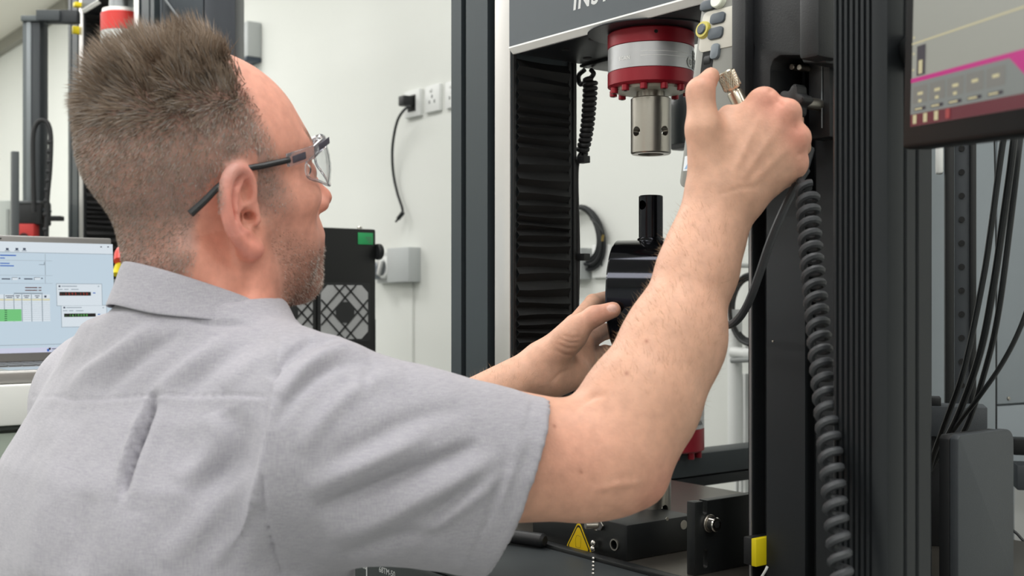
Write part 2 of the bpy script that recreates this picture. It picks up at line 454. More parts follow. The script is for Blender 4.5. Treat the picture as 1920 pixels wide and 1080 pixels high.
# ---------------------------------------------------------------- black drum fixture held in the left hand
dr = thing('grip_fixture', 'black steel drum fixture with a pin stub held below the load cell', 'fixture', (MX, MY, EYE))
ax = Vector(room(-0.954, 0.30, 0)-room(0, 0, 0)).normalized()
R, hl = 0.0692, 0.0420
Mx = Matrix.Translation((0, 0, 0)) @ ax.to_track_quat('Z', 'Y').to_matrix().to_4x4()
DM = mat('drum_steel', '2b2c31', 0.09, 0.9, var=0.04, scale=20)
MB().lathe([(0.012, -hl+0.001), (0.014, -hl), (R-0.002, -hl), (R, -hl+0.002), (R, hl-0.002), (R-0.002, hl), (0.014, hl), (0.012, hl-0.001)], DM, 96, Mx).build('drum', dr)
st = MB().lathe([(0.0149, 0.062), (0.0149, 0.0685), (0.0149, 0.1225), (0.0137, 0.1237)], BLACKST, 48).build('stub', dr)
cutr = [MB().cyl((0, -0.05, 0.1115), (0, 0.05, 0.1115), 0.0058, BLACKST, seg=28).build('c', dr)]
boolean(st, cutr)
MB().lathe([(0.018, 0.066), (0.0165, 0.0705), (0.0149, 0.072)], BLACKST, 40).build('stub_collar', dr)
# ---------------------------------------------------------------- clamp block, plate and small parts on the base
LB = Vector((MX, MY, BENCH_Z+ZT))
blk = thing('clamp_block', 'black block with a yellow warning triangle on the machine base', 'block', LB)
bo = MB().box((-0.10, -0.107, 0), (0.072, 0.0, 0.041), BLACKM, 0.0015).build('body', blk)
def rel(px, py, Y): return PY(px, py, Y) - LB
def relx(px, py, X): return PXp(px, py, X) - LB
hc = rel(1153, 1021, MY-0.107)
boolean(bo, [MB().cyl((hc.x, -0.12, hc.z), (hc.x, -0.092, hc.z), 0.0052, BLACKM, seg=24).build('c', blk)])
MB().lathe([(0.0052, 0), (0.0052, 0.0018), (0.0068, 0.0018), (0.0068, 0)], STEEL, 28, Matrix.Translation((hc.x, -0.107, hc.z)) @ Matrix.Rotation(PI/2, 4, 'X'), caps=False).build('bushing', blk)
tc = rel(1087, 1009, MY-0.107)
def rtri(r, rc, n=5):
    pts = []
    for k in range(3):
        a = PI/2+k*2*PI/3; c = Vector((math.cos(a), math.sin(a)))*(r-2*rc*0.9)
        for j in range(n+1):
            b = a-PI/3+2*PI/3*j/n
            pts.append((c.x+rc*math.cos(b), c.y+rc*math.sin(b)))
    return pts
Mt = Matrix.Translation((tc.x-0.001, -0.1072, tc.z-0.004)) @ Matrix.Rotation(PI/2, 4, 'X') @ Matrix.Scale(1.15, 4, (1, 0, 0))
sg = MB(); YS = mat('sign_yellow', 'e2bf12', 0.4)
sg.prism(rtri(0.0245, 0.0038), 0, 0.0005, YS, Mt); sg.prism(rtri(0.0218, 0.0032), 0.0005, 0.0007, INKB, Mt); sg.prism(rtri(0.0188, 0.0026), 0.0007, 0.0009, YS, Mt)
sg.build('warning_triangle', blk)
hd = MB(); INKT = mat('thin_ink', '6b5a10', 0.5)
palm = [(-0.0042, -0.007), (0.003, -0.007), (0.0038, 0.0015), (0.0038, 0.006), (0.0024, 0.007), (0.0012, 0.0065), (0, 0.0075), (-0.0014, 0.007), (-0.003, 0.0065), (-0.004, 0.004), (-0.0048, 0.0005)]
for a, b in zip(palm, palm[1:]+palm[:1]): 
    hd.tube([Mt @ Vector((a[0], a[1], 0.00095)), Mt @ Vector((b[0], b[1], 0.00095))], 0.00018, INKT, 4)
hd.build('hand_symbol', blk)
nb = rel(1126, 982, MY-0.107)
b = MB(); b.cyl((nb.x-0.0015, -0.107, nb.z-0.001), (nb.x+0.0015, -0.113, nb.z-0.001), 0.0070, CHROME, seg=6, bevel=0.0008)
b.cyl((nb.x, -0.112, nb.z-0.001), (nb.x-0.005, -0.126, nb.z-0.0005), 0.0042, STEEL, seg=18, bevel=0.0006); b.build('nut_bolt', blk)
hx = relx(1282, 984, MX+0.072)
MB().cyl((0.0715, hx.y, hx.z), (0.0726, hx.y, hx.z), 0.0055, STEEL, seg=24, bevel=0.0003).build('side_plug', blk)
hx = relx(1251, 973, MX+0.072)
MB().cyl((0.0715, hx.y, hx.z), (0.0724, hx.y, hx.z), 0.0022, STEEL, seg=14).build('set_screw', blk)
# upright plate with slot and cap screw
pl = thing('bracket_plate', 'upright black plate with slots and a bright cap screw beside the column', 'bracket', LB)
po = MB().box((0.155, -0.0965, 0), (0.167, 0.03, 0.079), BLACKM, 0.001).build('plate', pl)
s1 = relx(1323, 1047, MX+0.167); s2 = relx(1322, 950, MX+0.167)
cuts = []
for sy, sz, hh in ((s1.y, s1.z, 0.007), (s2.y, s2.z, 0.005)):
    c = MB(); 
    c.prism([(sy+0.0035*math.cos(a), sz+0.0035*math.sin(a)+(hh if math.sin(a) > 0 else -hh)) for a in [2*PI*i/20+0.01 for i in range(20)]], 0.15, 0.18, BLACKM, Matrix(((0, 0, 1, 0), (1, 0, 0, 0), (0, 1, 0, 0), (0, 0, 0, 1))))
    cuts.append(c.build('c', pl))
boolean(po, cuts)
cs = relx(1330, 981, MX+0.167)
MB().cyl((0.167, cs.y, cs.z), (0.169, cs.y, cs.z), 0.0098, STEEL, seg=28, bevel=0.0005).build('washer', pl)
b = MB(); b.cyl((0.169, cs.y, cs.z), (0.178, cs.y, cs.z), 0.0078, CHROME, seg=28, bevel=0.001); b.cyl((0.1778, cs.y, cs.z), (0.1784, cs.y, cs.z), 0.0038, BLACKS, seg=6)
b.build('cap_screw', pl)
# ball chain hanging over the rim strip
bc = thing('ball_chain', 'small steel ball chain hanging below the yellow triangle', 'chain', LB)
p0 = rel(1113, 1018, MY-0.112)
def flat(px, py, z):
    return P(px, py, (EYE-z)*FPX/(py-CY))-LB
big = MB().ball((p0.x, -0.112, p0.z), 0.0036, CHROME, 14); big.ball((p0.x, -0.113, p0.z-0.0065), 0.0034, CHROME, 14); big.build('end_fitting', bc)
for k in range(9):
    c = flat(1113-0.15*k, 1040+7.2*k, BENCH_Z+ZT+0.0022)
    MB().ball(c, 0.0019, CHROME, 10).build('bead', bc)
# black rod lying over the ledge
rd = MB(); q0, q1 = PY(880, 1040, MY-0.17), PY(1022, 1024, MY-0.135)
rd.cyl((q0.x, q0.y, BENCH_Z+ZT+0.0085), (q1.x, q1.y, BENCH_Z+ZT+0.0085), 0.0085, BLACKP, seg=24, bevel=0.003)
rd.cyl((q0.x+(q1.x-q0.x)*0.45, q0.y+(q1.y-q0.y)*0.45, BENCH_Z+ZT+0.0095), (q0.x+(q1.x-q0.x)*0.52, q0.y+(q1.y-q0.y)*0.52, BENCH_Z+ZT+0.0095), 0.0098, BLACKP, seg=24, bevel=0.001)
tag(rd.build('handle_rod'), 'black rod handle lying on the base beneath the short sleeve', 'handle')
# yellow limit stop in the slot of the right column
ys = thing('limit_stop', 'yellow and black limit stop clipped low on the near column', 'limit stop', (MX, MY, BENCH_Z))
za, zb_ = zl(1062, 1.225), zl(1010, 1.225)
MB().box((0.2135, -0.072, za), (0.2245, -0.040, zb_), BLACKP, 0.001).build('clip', ys)
MB().box((0.2250, -0.073, za), (0.2318, -0.040, zb_), YELL, 0.001).build('yellow_face', ys)
w = [PY(1439, 1062, MY-0.066), PY(1434, 1072, MY-0.068), PY(1420, 1094, MY-0.07)]
MB().tube(spline([p-Vector((MX, MY, BENCH_Z)) for p in w], 5), 0.0014, WPLAST, 8).build('cord', ys)
ys2 = thing('limit_stop', 'small yellow limit stop on the blurred column above the laptop', 'limit stop', mach2o)
MB().box((-0.045, -0.02, (24-60)/FPX*3.4), (-0.032, 0.004, (24-46)/FPX*3.4), YELL, 0.001).build('yellow_face', ys2)
MB().box((-0.055, -0.016, (24-57)/FPX*3.4), (-0.045, 0.004, (24-50)/FPX*3.4), BLACKP, 0.001).build('clip', ys2)
MB().box((-0.035, -0.02, (24-11)/FPX*3.4), (-0.012, 0.0, (24-3)/FPX*3.4), YELL, 0.001).build('upper_stop', ys2)
# coil cord beside the bellows, its bracket and clips
cc = thing('coiled_cord', 'black coiled cord hanging under the crosshead beside the bellows', 'cord', (MX, MY, EYE))
o0 = Vector((MX, MY, EYE))
Yc = MY+0.075
path = [PY(1107, 148, Yc)-o0, PY(1106, 180, Yc)-o0, PY(1102, 230, Yc)-o0, PY(1096, 268, Yc)-o0, PY(1090, 288, Yc)-o0]
MB().tube(coil(path, 0.0078, 15, 14, 0.0062), 0.0036, RUBBER, 8).build('coil', cc)
lp = [PY(1108, 146, Yc)-o0, PY(1113, 138, Yc)-o0, PY(1108, 131, Yc)-o0]
MB().tube(spline(lp, 6), 0.0034, RUBBER, 8).build('upper_lead', cc)
lp = [PY(1100, 152, Yc)-o0, PY(1088, 158, Yc)-o0, PY(1085, 142, Yc)-o0, PY(1096, 131, Yc)-o0]
MB().tube(spline(lp, 6), 0.0034, RUBBER, 8).build('upper_lead', cc)
lp = [PY(1091, 284, Yc)-o0, PY(1084, 300, MY+0.066)-o0, PY(1081, 340, MY+0.062)-o0, PY(1084, 480, MY+0.061)-o0, PY(1081, 620, MY+0.061)-o0, PY(1080, 760, MY+0.061)-o0]
MB().tube(spline(lp, 8), 0.0030, RUBBER, 8).build('lower_lead', cc)
for yy in (299, 482):
    q = PY(1087, yy, MY+0.058)-o0
    MB().box((q.x-0.006, 0.0575, q.z-0.005), (q.x+0.010, 0.069, q.z+0.005), BLACKP, 0.001).build('clip', cc)
MB().box((-0.205, 0.06, 0.3205), (-0.11, 0.115, 0.3245), BLACKM, 0.0008).build('bracket', cc)
# ================================================================ handset, holder and operator panel on the right
hp = PY(1324, 0, 0.935)
hs = thing('handset', 'grey handset with round and oblong keys hung on the black holder', 'handset', (0, 0, 0))
# local frame of the handset: x across, z up its length, -y its key face
tl = PY(1319, 0, 0.922); bl = PY(1275, 345, 0.889)
zaxis = (tl-bl).normalized(); xaxis = Vector((1, 0, 0)); xaxis = (xaxis-zaxis*xaxis.dot(zaxis)).normalized(); yaxis = zaxis.cross(xaxis)
MH = Matrix((xaxis, yaxis, zaxis)).transposed().to_4x4(); MH.translation = bl
hs.matrix_world = MH
HLEN = (tl-bl).length
def hloc(px, py):
    """where the sight line through a pixel meets the key face"""
    o = Vector((0, 0, EYE)); d = (P(px, py, 1)-o); n = yaxis
    t = (bl-o).dot(n)/d.dot(n); q = MH.inverted() @ (o+d*t); return q.x, q.z
HSF = mat('handset_face', '8b8c87', 0.45); HSB = mat('handset_body', '2e3135', 0.5); HSP = mat('handset_panel', 'cbc8be', 0.5)
KEY = mat('key_grey', '4a525a', 0.4); KEYL = mat('key_light', '6c757c', 0.4)
wd = 0.078
MB().box((0, 0.001, -0.004), (wd, 0.03, HLEN+0.10), HSB, 0.006, 3).build('body', hs)
def rrect(x0, x1, z0, z1, r, n=5):
    pts = []
    for cx, cz, a0 in ((x1-r, z1-r, 0), (x0+r, z1-r, PI/2), (x0+r, z0+r, PI), (x1-r, z0+r, 1.5*PI)):
        for j in range(n+1):
            a = a0+PI/2*j/n; pts.append((cx+r*math.cos(a), cz+r*math.sin(a)))
    return pts
MF = Matrix(((1, 0, 0, 0), (0, 0, 1, 0), (0, 1, 0, 0), (0, 0, 0, 1)))     # (x, z, y)
MB().prism(rrect(0.0, wd-0.001, -0.004, HLEN+0.10, 0.008), -0.001, 0.004, HSF, MF, 0.0008).build('front_shell', hs)
x0, z0 = hloc(1312, 88); x1, z1 = hloc(1364, 20)
zlo = hloc(1318, 86)[1]; zhi = hloc(1350, 28)[1]
MB().prism(rrect(0.004, wd-0.012, zlo-0.008, zhi+0.006, 0.007), -0.0022, 0.0, HSP, MF, 0.0004).build('key_panel', hs)
def key(px, py, w, h, m, r=0.004, lift=0.005, name='key', rot=0):
    x, z = hloc(px, py)
    return MB().prism(rrect(x-w/2, x+w/2, z-h/2, z+h/2, min(r, w/2.01, h/2.01)), -lift, 0.0, m, MF, 0.0006).build(name, hs)
key(1350, 36, 0.020, 0.0115, KEY); key(1346, 64, 0.020, 0.0125, KEY)
key(1331, 12, 0.020, 0.0105, KEY)
key(1345, 98, 0.011, 0.0165, KEYL)
x, z = hloc(1323, 58)
MB().lathe([(0.0055, 0.0052), (0.0085, 0.0052), (0.0095, 0.002), (0.0095, 0)], mat('key_ring_yellow', 'c9bd5a', 0.4), 28, Matrix.Translation((x, -0.001, z)) @ Matrix.Rotation(PI/2, 4, 'X')).build('ring_key', hs)
MB().cyl((x, -0.008, z), (x, 0, z), 0.0058, KEY, seg=24, bevel=0.001).build('round_key', hs)
x, z = hloc(1352, 3)
MB().cyl((x, -0.008, z), (x, 0, z), 0.0085, mat('key_pale', 'e8eedd', 0.4), seg=24, bevel=0.001).build('round_key', hs)  # round key in one plain pale colour
x, z = hloc(1329, 106)
MB().prism(rrect(x-0.008, x+0.008, z-0.026, z+0.018, 0.006), -0.0014, 0.0, BLACKS, MF).build('wheel_slot', hs)
MB().cyl((x-0.005, 0.003, z-0.004), (x+0.005, 0.003, z-0.004), 0.0065, RUBBER, seg=24, bevel=0.001).build('thumb_wheel', hs)
x, z = hloc(1297, 306)
MB().prism(rrect(x-0.010, x+0.012, z-0.008, z+0.008, 0.001), -0.0014, -0.0009, mat('label_white', 'dfe6ec', 0.5), MF).build('label', hs)
MB().prism([(x-0.008, z-0.006), (x+0.002, z-0.005), (x-0.002, z+0.003)], -0.0017, -0.0013, mat('label_blue', '8fb3d9', 0.5), MF).build('label_mark', hs)
# holder: moulded black cradle with a hooked cut-out, bolted to the column
hold = thing('handset_holder', 'black moulded holder with a hooked cut-out beside the handset', 'holder', (MX, MY, EYE))
o0 = Vector((MX, MY, EYE))
def hq(px, py, Y): return PY(px, py, Y)-o0
HOLD = mat('holder_black', '191b1e', 0.45, bump=0.1, bscale=700)
outl = [(1412, -60), (1548, -60), (1548, 118), (1505, 118), (1500, 104), (1462, 104), (1450, 112), (1444, 128), (1443, 260), (1400, 260), (1414, 90), (1409, 66)]
Yh = 0.900
pts = [hq(px, py, Yh) for px, py in outl]
Mp = Matrix(((1, 0, 0, 0), (0, 0, 1, 0), (0, 1, 0, 0), (0, 0, 0, 1)))
MB().prism([(p.x, p.z) for p in pts], Yh-MY, Yh-MY+0.05, HOLD, Mp, 0.002).build('cradle', hold)
a, b = hq(1493, 100, Yh-0.025), hq(1531, -60, Yh-0.025)
MB().box((a.x, Yh-MY-0.022, a.z-0.006), (b.x, Yh-MY+0.01, b.z), HOLD, 0.004).build('slide_block', hold)
a, b = hq(1372, 260, Yh-0.01), hq(1404, -60, Yh-0.01)
MB().box((a.x, Yh-MY-0.012, a.z), (b.x-0.003, Yh-MY+0.045, b.z), HOLD, 0.004).build('side_rail', hold)
a, b = hq(1515, 262, 0.935), hq(1556, -60, 0.935)
MB().box((a.x, 0.935-MY, a.z), (b.x, 0.957-MY, b.z), HOLD, 0.002).build('back_plate', hold)
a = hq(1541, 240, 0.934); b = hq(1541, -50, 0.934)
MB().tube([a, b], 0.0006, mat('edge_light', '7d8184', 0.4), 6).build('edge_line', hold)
for px, py in ((1489, 126), (1503, 127)):
    q = hq(px, py, 0.925)
    MB().cyl((q.x, q.y-0.004, q.z), (q.x, q.y+0.02, q.z), 0.003, STEEL, seg=16, bevel=0.0005).build('screw', hold)
q = hq(1492, 190, 0.90)
kb = MB(); lob = []
for i in range(60):
    a = 2*PI*i/60; r = 0.0130+0.0030*math.cos(5*a); lob.append((q.x+r*math.cos(a), q.z+r*math.sin(a)))
kb.prism(lob, q.y-0.008, q.y+0.008, RUBBER, Mp, 0.002)
kb.cyl((q.x, q.y, q.z), (q.x, 0.9485-MY, q.z), 0.006, STEEL, seg=16); kb.build('star_knob', hold)
MB().box((hq(1441, 155, 0.94).x, 0.915-MY, hq(1441, 175, 0.94).z), (hq(1449, 155, 0.94).x, 0.93-MY, hq(1441, 122, 0.94).z), YELL, 0.001).build('yellow_tab', hold)
# coiled lead of the handset
kc = thing('coiled_cord', 'thick dark coiled handset cord hanging down in front of the near column', 'cord', o0)
pc = [P(1514, 352, 1.085), P(1519, 450, 1.055), P(1529, 560, 1.02), P(1541, 690, 0.98), P(1554, 820, 0.945), P(1566, 950, 0.918), P(1580, 1110, 0.895)]
pc = [p-o0 for p in pc]
CORD = mat('cord_grey', '3a3c3f', 0.5)
MB().tube(coil(pc, 0.0080, 28, 14, 0.0064), 0.0036, CORD, 8).build('coil', kc)
MB().tube(spline([P(1516, 354, 1.08)-o0, P(1500, 338, 1.095)-o0, P(1508, 318, 1.12)-o0, P(1520, 280, 1.14)-o0], 6), 0.004, CORD, 8).build('upper_lead', kc)
kl = thing('lead', 'smooth dark lead curving from the holder behind the raised forearm', 'cord', o0)
pl_ = [P(1512, 318, 1.13), P(1490, 352, 1.125), P(1463, 408, 1.125), P(1441, 462, 1.13), P(1425, 510, 1.14), P(1404, 566, 1.16), P(1384, 598, 1.19), P(1362, 610, 1.22), P(1330, 606, 1.26)]
MB().tube(spline([p-o0 for p in pl_], 8), 0.0042, CORD, 10).build('sheath', kl)
MB().box((P(1447, 640, 1.19)-o0) - Vector((0.0, 0, 0.001)), (P(1447, 640, 1.19)-o0) + Vector((0.002, 0.002, 0.001)), STEEL, 0.0002).build('end_sleeve', kl)
# ---------------------------------------------------------------- ribbed post that carries the operator panel
q = P(1560, 555, 0.95)
post = thing('panel_post', 'dark ribbed post in the foreground carrying the operator screen', 'post', (q.x, q.y, 0))
w, dpt, zb0 = 0.0525, 0.060, 0.0
prof = [(0.002, 0.0)]
xr = 0.004
for k in range(7):
    xs = 0.004+k*0.0052
    prof += [(xs, 0), (xs+0.0009, 0.0022), (xs+0.0019, 0.0022), (xs+0.0028, 0)]
prof += [(w-0.006, 0), (w-0.0018, 0.0016), (w, 0.006)]
for ys_ in (0.020, 0.036):
    prof += [(w, ys_), (w-0.002, ys_+0.001), (w-0.002, ys_+0.004), (w, ys_+0.005)]
prof += [(w, dpt-0.003), (w-0.003, dpt), (0.002, dpt), (0, dpt-0.002), (0, 0.002)]
POSTM = mat('post_anodised', '25282b', 0.36, 0.45, var=0.06, scale=400, stretch=(1, 1, 0.02))
MB().prism(prof, 0.02, 2.3, POSTM).build('extrusion', post, ang=25)
MB().box((-0.05, -0.12, 0.0), (0.22, 0.18, 0.02), BLACKM, 0.004).build('foot_plate', post)
# ---------------------------------------------------------------- operator screen
d0 = 0.835
far = P(1690, 281, d0)                       # lower far corner of the casing
scr = thing('operator_screen', 'black framed operator screen with a pink striped test page at the right edge', 'monitor', far)
# basis of the screen from two measured edges: width runs towards the lens, tilted a little
wdir = (room(0.075, -1.0, -0.074)-room(0, 0, 0)).normalized()
updir = (room(-0.012, 0.062, 1.0)-room(0, 0, 0)); updir = (updir-wdir*updir.dot(wdir)).normalized()
ndir = wdir.cross(updir).normalized()        # faces the left
MS = Matrix((wdir, updir, ndir)).transposed().to_4x4(); MS.translation = far
scr.matrix_world = MS
SW, SHH = 0.36, 0.235
MB().box((0, 0, -0.022), (SW, SHH, 0), mat('screen_casing', '0c0e10', 0.5, spec=0.12), 0.004, 3).build('casing', scr)
def sloc(px, py):
    o = Vector((0, 0, EYE)); d = P(px, py, 1)-o
    t = (far-o).dot(ndir)/d.dot(ndir); q = MS.inverted() @ (o+d*t); return q.x, q.y
sx0, sy0 = sloc(1709, 238)
sx0 = max(0.008, sx0); sy0 = max(0.006, sy0)
def glow(name, col, s):
    m = mat(name, col, 0.30, emit=col, estr=s); b = m.node_tree.nodes['Principled BSDF']; b.inputs['Specular IOR Level'].default_value = 0.25; b.inputs['Base Color'].default_value = lin(tuple(v*0.35 for v in [int(col[i:i+2], 16)/255 for i in (0, 2, 4)])); return m
G1 = glow('screen_sand', '98998f', 0.75); G2 = glow('screen_grey', '878c88', 0.6); GP = glow('screen_pink', 'c3107f', 0.7)
GR = glow('screen_maroon', '5c1424', 0.8); GD = glow('screen_dark', '2a2430', 0.8); GB = glow('screen_button', '83827c', 0.6); GC = glow('screen_cream', 'cfc59a', 0.7)
pg = MB()
def spoly(pts, m, lift): pg.quad([(x, y, lift) for x, y in pts], m)
def srect(x0, x1, y0, y1, m, lift): spoly([(x0, y0), (x1, y0), (x1, y1), (x0, y1)], m, lift)
sw = SW-sx0-0.01; sh = SHH-0.012
L = lambda x: x
srect(sx0, sx0+sw, sy0, sh, G1, 0.0006)
ytask = sloc(1709, 213)[1]; ybar = sloc(1709, 157)[1]; ybar2 = sloc(1709, 152)[1]; ygr = sloc(1709, 86)[1]
srect(sx0, sx0+sw, sy0, ytask-0.001, GR, 0.0009)
srect(sx0, sx0+sw, ytask-0.001, ybar, G2, 0.0009)
srect(sx0, sx0+sw, ybar, ybar2+0.0012, GP, 0.0011)
xk = sloc(1897, 90)[0]
spoly([(xk, ybar), (xk+0.02, ytask+0.008), (SW-0.011, ytask+0.008), (SW-0.011, ybar)], GP, 0.0012)
srect(sx0, sx0+sw, ygr, ygr+0.0011, GC, 0.0010)
xa, xb = sloc(1722, 110)[0], sloc(1738, 110)[0]
srect(xa, xb, ybar+0.004, ygr-0.002, GD, 0.0011); srect(xa+(xb-xa)*0.25, xb-(xb-xa)*0.3, ybar+0.005, ygr-0.012, GC, 0.0013)
for k in range(3): srect(sx0+0.002, xa-0.004, ybar+0.008+k*0.011, ybar+0.0095+k*0.011, GC, 0.0011)
bw = (xk-sx0)/5.2
for k in range(5):
    bx = sx0+0.004+k*bw
    srect(bx, bx+bw*0.88, ytask+0.006, ybar-0.003, GB, 0.0011)
    yy = (ytask+ybar)/2
    srect(bx+bw*0.3, bx+bw*0.62, yy+0.001, yy+0.003, GC, 0.0013)
    if k in (0, 1, 2): srect(bx+bw*0.35, bx+bw*0.55, yy-0.004, yy-0.002, GC, 0.0013)
    srect(bx+bw*0.1, bx+bw*0.8, ytask+0.001, ytask+0.0032, GD, 0.0012); srect(bx+bw*0.15, bx+bw*0.6, ytask+0.0015, ytask+0.0027, GC, 0.0014)
for k, c in enumerate((GC, GC, GC, glow('screen_red', '9c3a3a', 0.8))):
    bx = sx0+0.005+k*0.0085*2
    srect(bx, bx+0.006, (sy0+ytask)/2-0.003, (sy0+ytask)/2+0.003, c, 0.0013)
pg.build('screen_image', scr, sm=False)
# glossy front glass, thin
q = P(1560, 555, 0.95)   # swivel arm from the post to the back of the casing
pz_ = Vector((q.x, q.y, 0))
pt_ = (MS @ Vector((0.13, 0.12, -0.030)))-pz_
MB().cyl((w-0.004, 0.035, EYE+0.19), (pt_.x, pt_.y, pt_.z), 0.014, BLACKM, seg=24, bevel=0.002).build('screen_arm', post)

# ---------------------------------------------------------------- right background
RB = mat('cabinet_blue_grey', '8c949a', 0.5, var=0.02, scale=20, bump=0.05, bscale=500)
q0, q1 = P(1700, 555, 1.76), P(1700, 555, 1.76)+Vector(room(0.88, 0.476, 0)-room(0, 0, 0))*0.45
cabd = (q1-q0).normalized(); ang = math.atan2(cabd.y, cabd.x)
cab = thing('equipment_cabinet', 'blue grey equipment cabinet behind the cables at the right edge', 'cabinet', (q0.x, q0.y, 0), ang)
zlow = EYE-0.62
MB().box((0, 0.001, zlow-0.5), (0.42, 0.12, 2.25), RB, 0.004).build('body', cab)
r1 = (P(1868, 555, 1.84)-q0).length
zsp = EYE+(CY-758)/FPX*1.86
MB().box((0.004, -0.010, zlow-0.45), (r1-0.0015, 0.001, 2.24), RB, 0.002).build('panel', cab)
MB().box((r1+0.0015, -0.010, zsp+0.0015), (0.418, 0.001, 2.24), RB, 0.002).build('panel', cab)
MB().box((r1+0.0015, -0.010, zlow-0.45), (0.418, 0.001, zsp-0.0015), RB, 0.002).build('panel', cab)
MB().cyl((r1+0.026, -0.0125, zsp+0.01), (r1+0.026, -0.009, zsp+0.01), 0.003, STEEL, seg=16, bevel=0.0006).build('screw', cab)
# perforated upright
q = P(1772, 300, 1.62)
up = thing('perforated_upright', 'black perforated upright behind the hanging cables', 'upright', (q.x, q.y, 0.84), math.radians(35))
uo = MB().box((0, 0, 0), (0.012, 0.03, 1.2), BLACKM, 0.001)
uo.box((0.0125, 0.002, 0.0), (0.032, 0.006, 1.2), mat('upright_grey', '3a3e42', 0.45, 0.2), 0.0005)
uo.box((0.032, -0.004, 0), (0.040, 0.03, 1.2), BLACKM, 0.001); uo.build('channel', up)
hm = MB()
for k in range(26):
    zz = 0.03+k*0.0325
    hm.cyl((0.0215, 0.0005, zz), (0.0215, 0.0025, zz), 0.0042, BLACKS, seg=12)
hm.build('hole_row', up)
MB().box((-0.012, -0.003, EYE-0.84+(CY-325)/FPX*1.62), (-0.002, 0.02, EYE-0.84+(CY-250)/FPX*1.62), WPLAST, 0.003).build('white_end', up)
# enclosures low on the right
q = P(1797, 900, 1.18)
hz = EYE+(CY-812)/FPX*1.20-(BENCH_Z+ZT)
en = thing('enclosure', 'dark grey rounded enclosure low at the right edge', 'box', (q.x, q.y, BENCH_Z+ZT))
Mx_ = Matrix(((0, 0, 1, 0), (1, 0, 0, 0), (0, 1, 0, 0), (0, 0, 0, 1)))
def encp(x1, z0, z1, r): return [(0.0, z0), (x1, z0)]+[(x1-r+r*math.cos(a), z1-r+r*math.sin(a)) for a in [PI/2*k/6 for k in range(7)]]+[(0.004, z1), (0.0, z1-0.004)]
MB().prism(encp(0.104, 0.001, hz, 0.014), -0.010, 0.0, GREYP, Mx_, 0.0015).build('face_panel', en)
MB().prism(encp(0.103, 0.0, hz-0.001, 0.014), -0.022, -0.010, BLACKP, Mx_, 0.001).build('body', en)
q = P(1745, 790, 1.40)
hb = thing('cable_tray', 'small dark grey tray under the bundle of hanging cables', 'tray', (q.x, q.y, q.z-0.018), math.radians(36))
prof2 = [(0, 0), (0.05, 0.0), (0.058, 0.003), (0.063, 0.012), (0.063, 0.036), (0, 0.036)]
MB().prism(prof2, 0.0, 0.05, GREYP, Mp, 0.001).build('shell', hb)
MB().box((-0.002, 0.004, 0.0361), (0.012, 0.03, 0.046), BLACKP, 0.001).build('latch', hb)
MB().box((-0.012, 0.012, BENCH_Z+ZT-(q.z-0.018)), (0.045, 0.05, 0.0), BLACKP, 0.001).build('stand', hb)
# hanging cables
def cable(name, label, pts, r, m=RUBBER, group=None):
    o0 = Vector(pts[0])
    o = MB().tube(spline([Vector(p)-o0 for p in pts], 8), r, m, 10).build(name, None, o0)
    return tag(o, label, 'cable', group)
CB = mat('cable_black', '1d2022', 0.45)
cable('power_cable', 'leftmost black cable looping down below the operator screen', [P(1733, 52, 0.927), P(1790, 44, 0.945), P(1835, 60, 0.97), P(1865, 130, 1.05), P(1893, 215, 1.15), P(1880, 270, 1.16), P(1858, 430, 1.18), P(1842, 530, 1.20), P(1808, 690, 1.24), P(1773, 790, 1.29), P(1748, 860, 1.33), P(1738, 900, 1.36)], 0.0031, CB)
cable('power_cable', 'middle thick black cable looping down below the operator screen', [P(1733, 40, 0.927), P(1800, 30, 0.95), P(1850, 50, 0.98), P(1878, 125, 1.05), P(1903, 215, 1.16), P(1898, 290, 1.17), P(1880, 420, 1.19), P(1862, 540, 1.21), P(1838, 660, 1.25), P(1800, 770, 1.30), P(1765, 840, 1.34), P(1740, 885, 1.37)], 0.0038, CB)
cable('power_cable', 'black cable looping down just inside the right edge of the photo', [P(1733, 26, 0.927), P(1810, 14, 0.955), P(1866, 42, 0.99), P(1890, 120, 1.06), P(1914, 215, 1.18), P(1908, 300, 1.19), P(1893, 430, 1.21), P(1873, 580, 1.23), P(1851, 680, 1.27), P(1812, 800, 1.32), P(1775, 845, 1.36), P(1740, 878, 1.40)], 0.0032, CB)
cable('thin_cable', 'thin black cable sweeping in from the right edge to the tray', [P(1945, 520, 1.20), P(1915, 610, 1.21), P(1880, 680, 1.23), P(1835, 745, 1.26), P(1800, 790, 1.30), P(1760, 850, 1.36), P(1738, 905, 1.40)], 0.0026, CB)
cable('thin_cable', 'very thin dark cable straight down against the blue grey cabinet', [P(1864, 235, 1.70), P(1867, 400, 1.70), P(1868, 600, 1.70), P(1868, 800, 1.70), P(1868, 1000, 1.70)], 0.0012, CB)
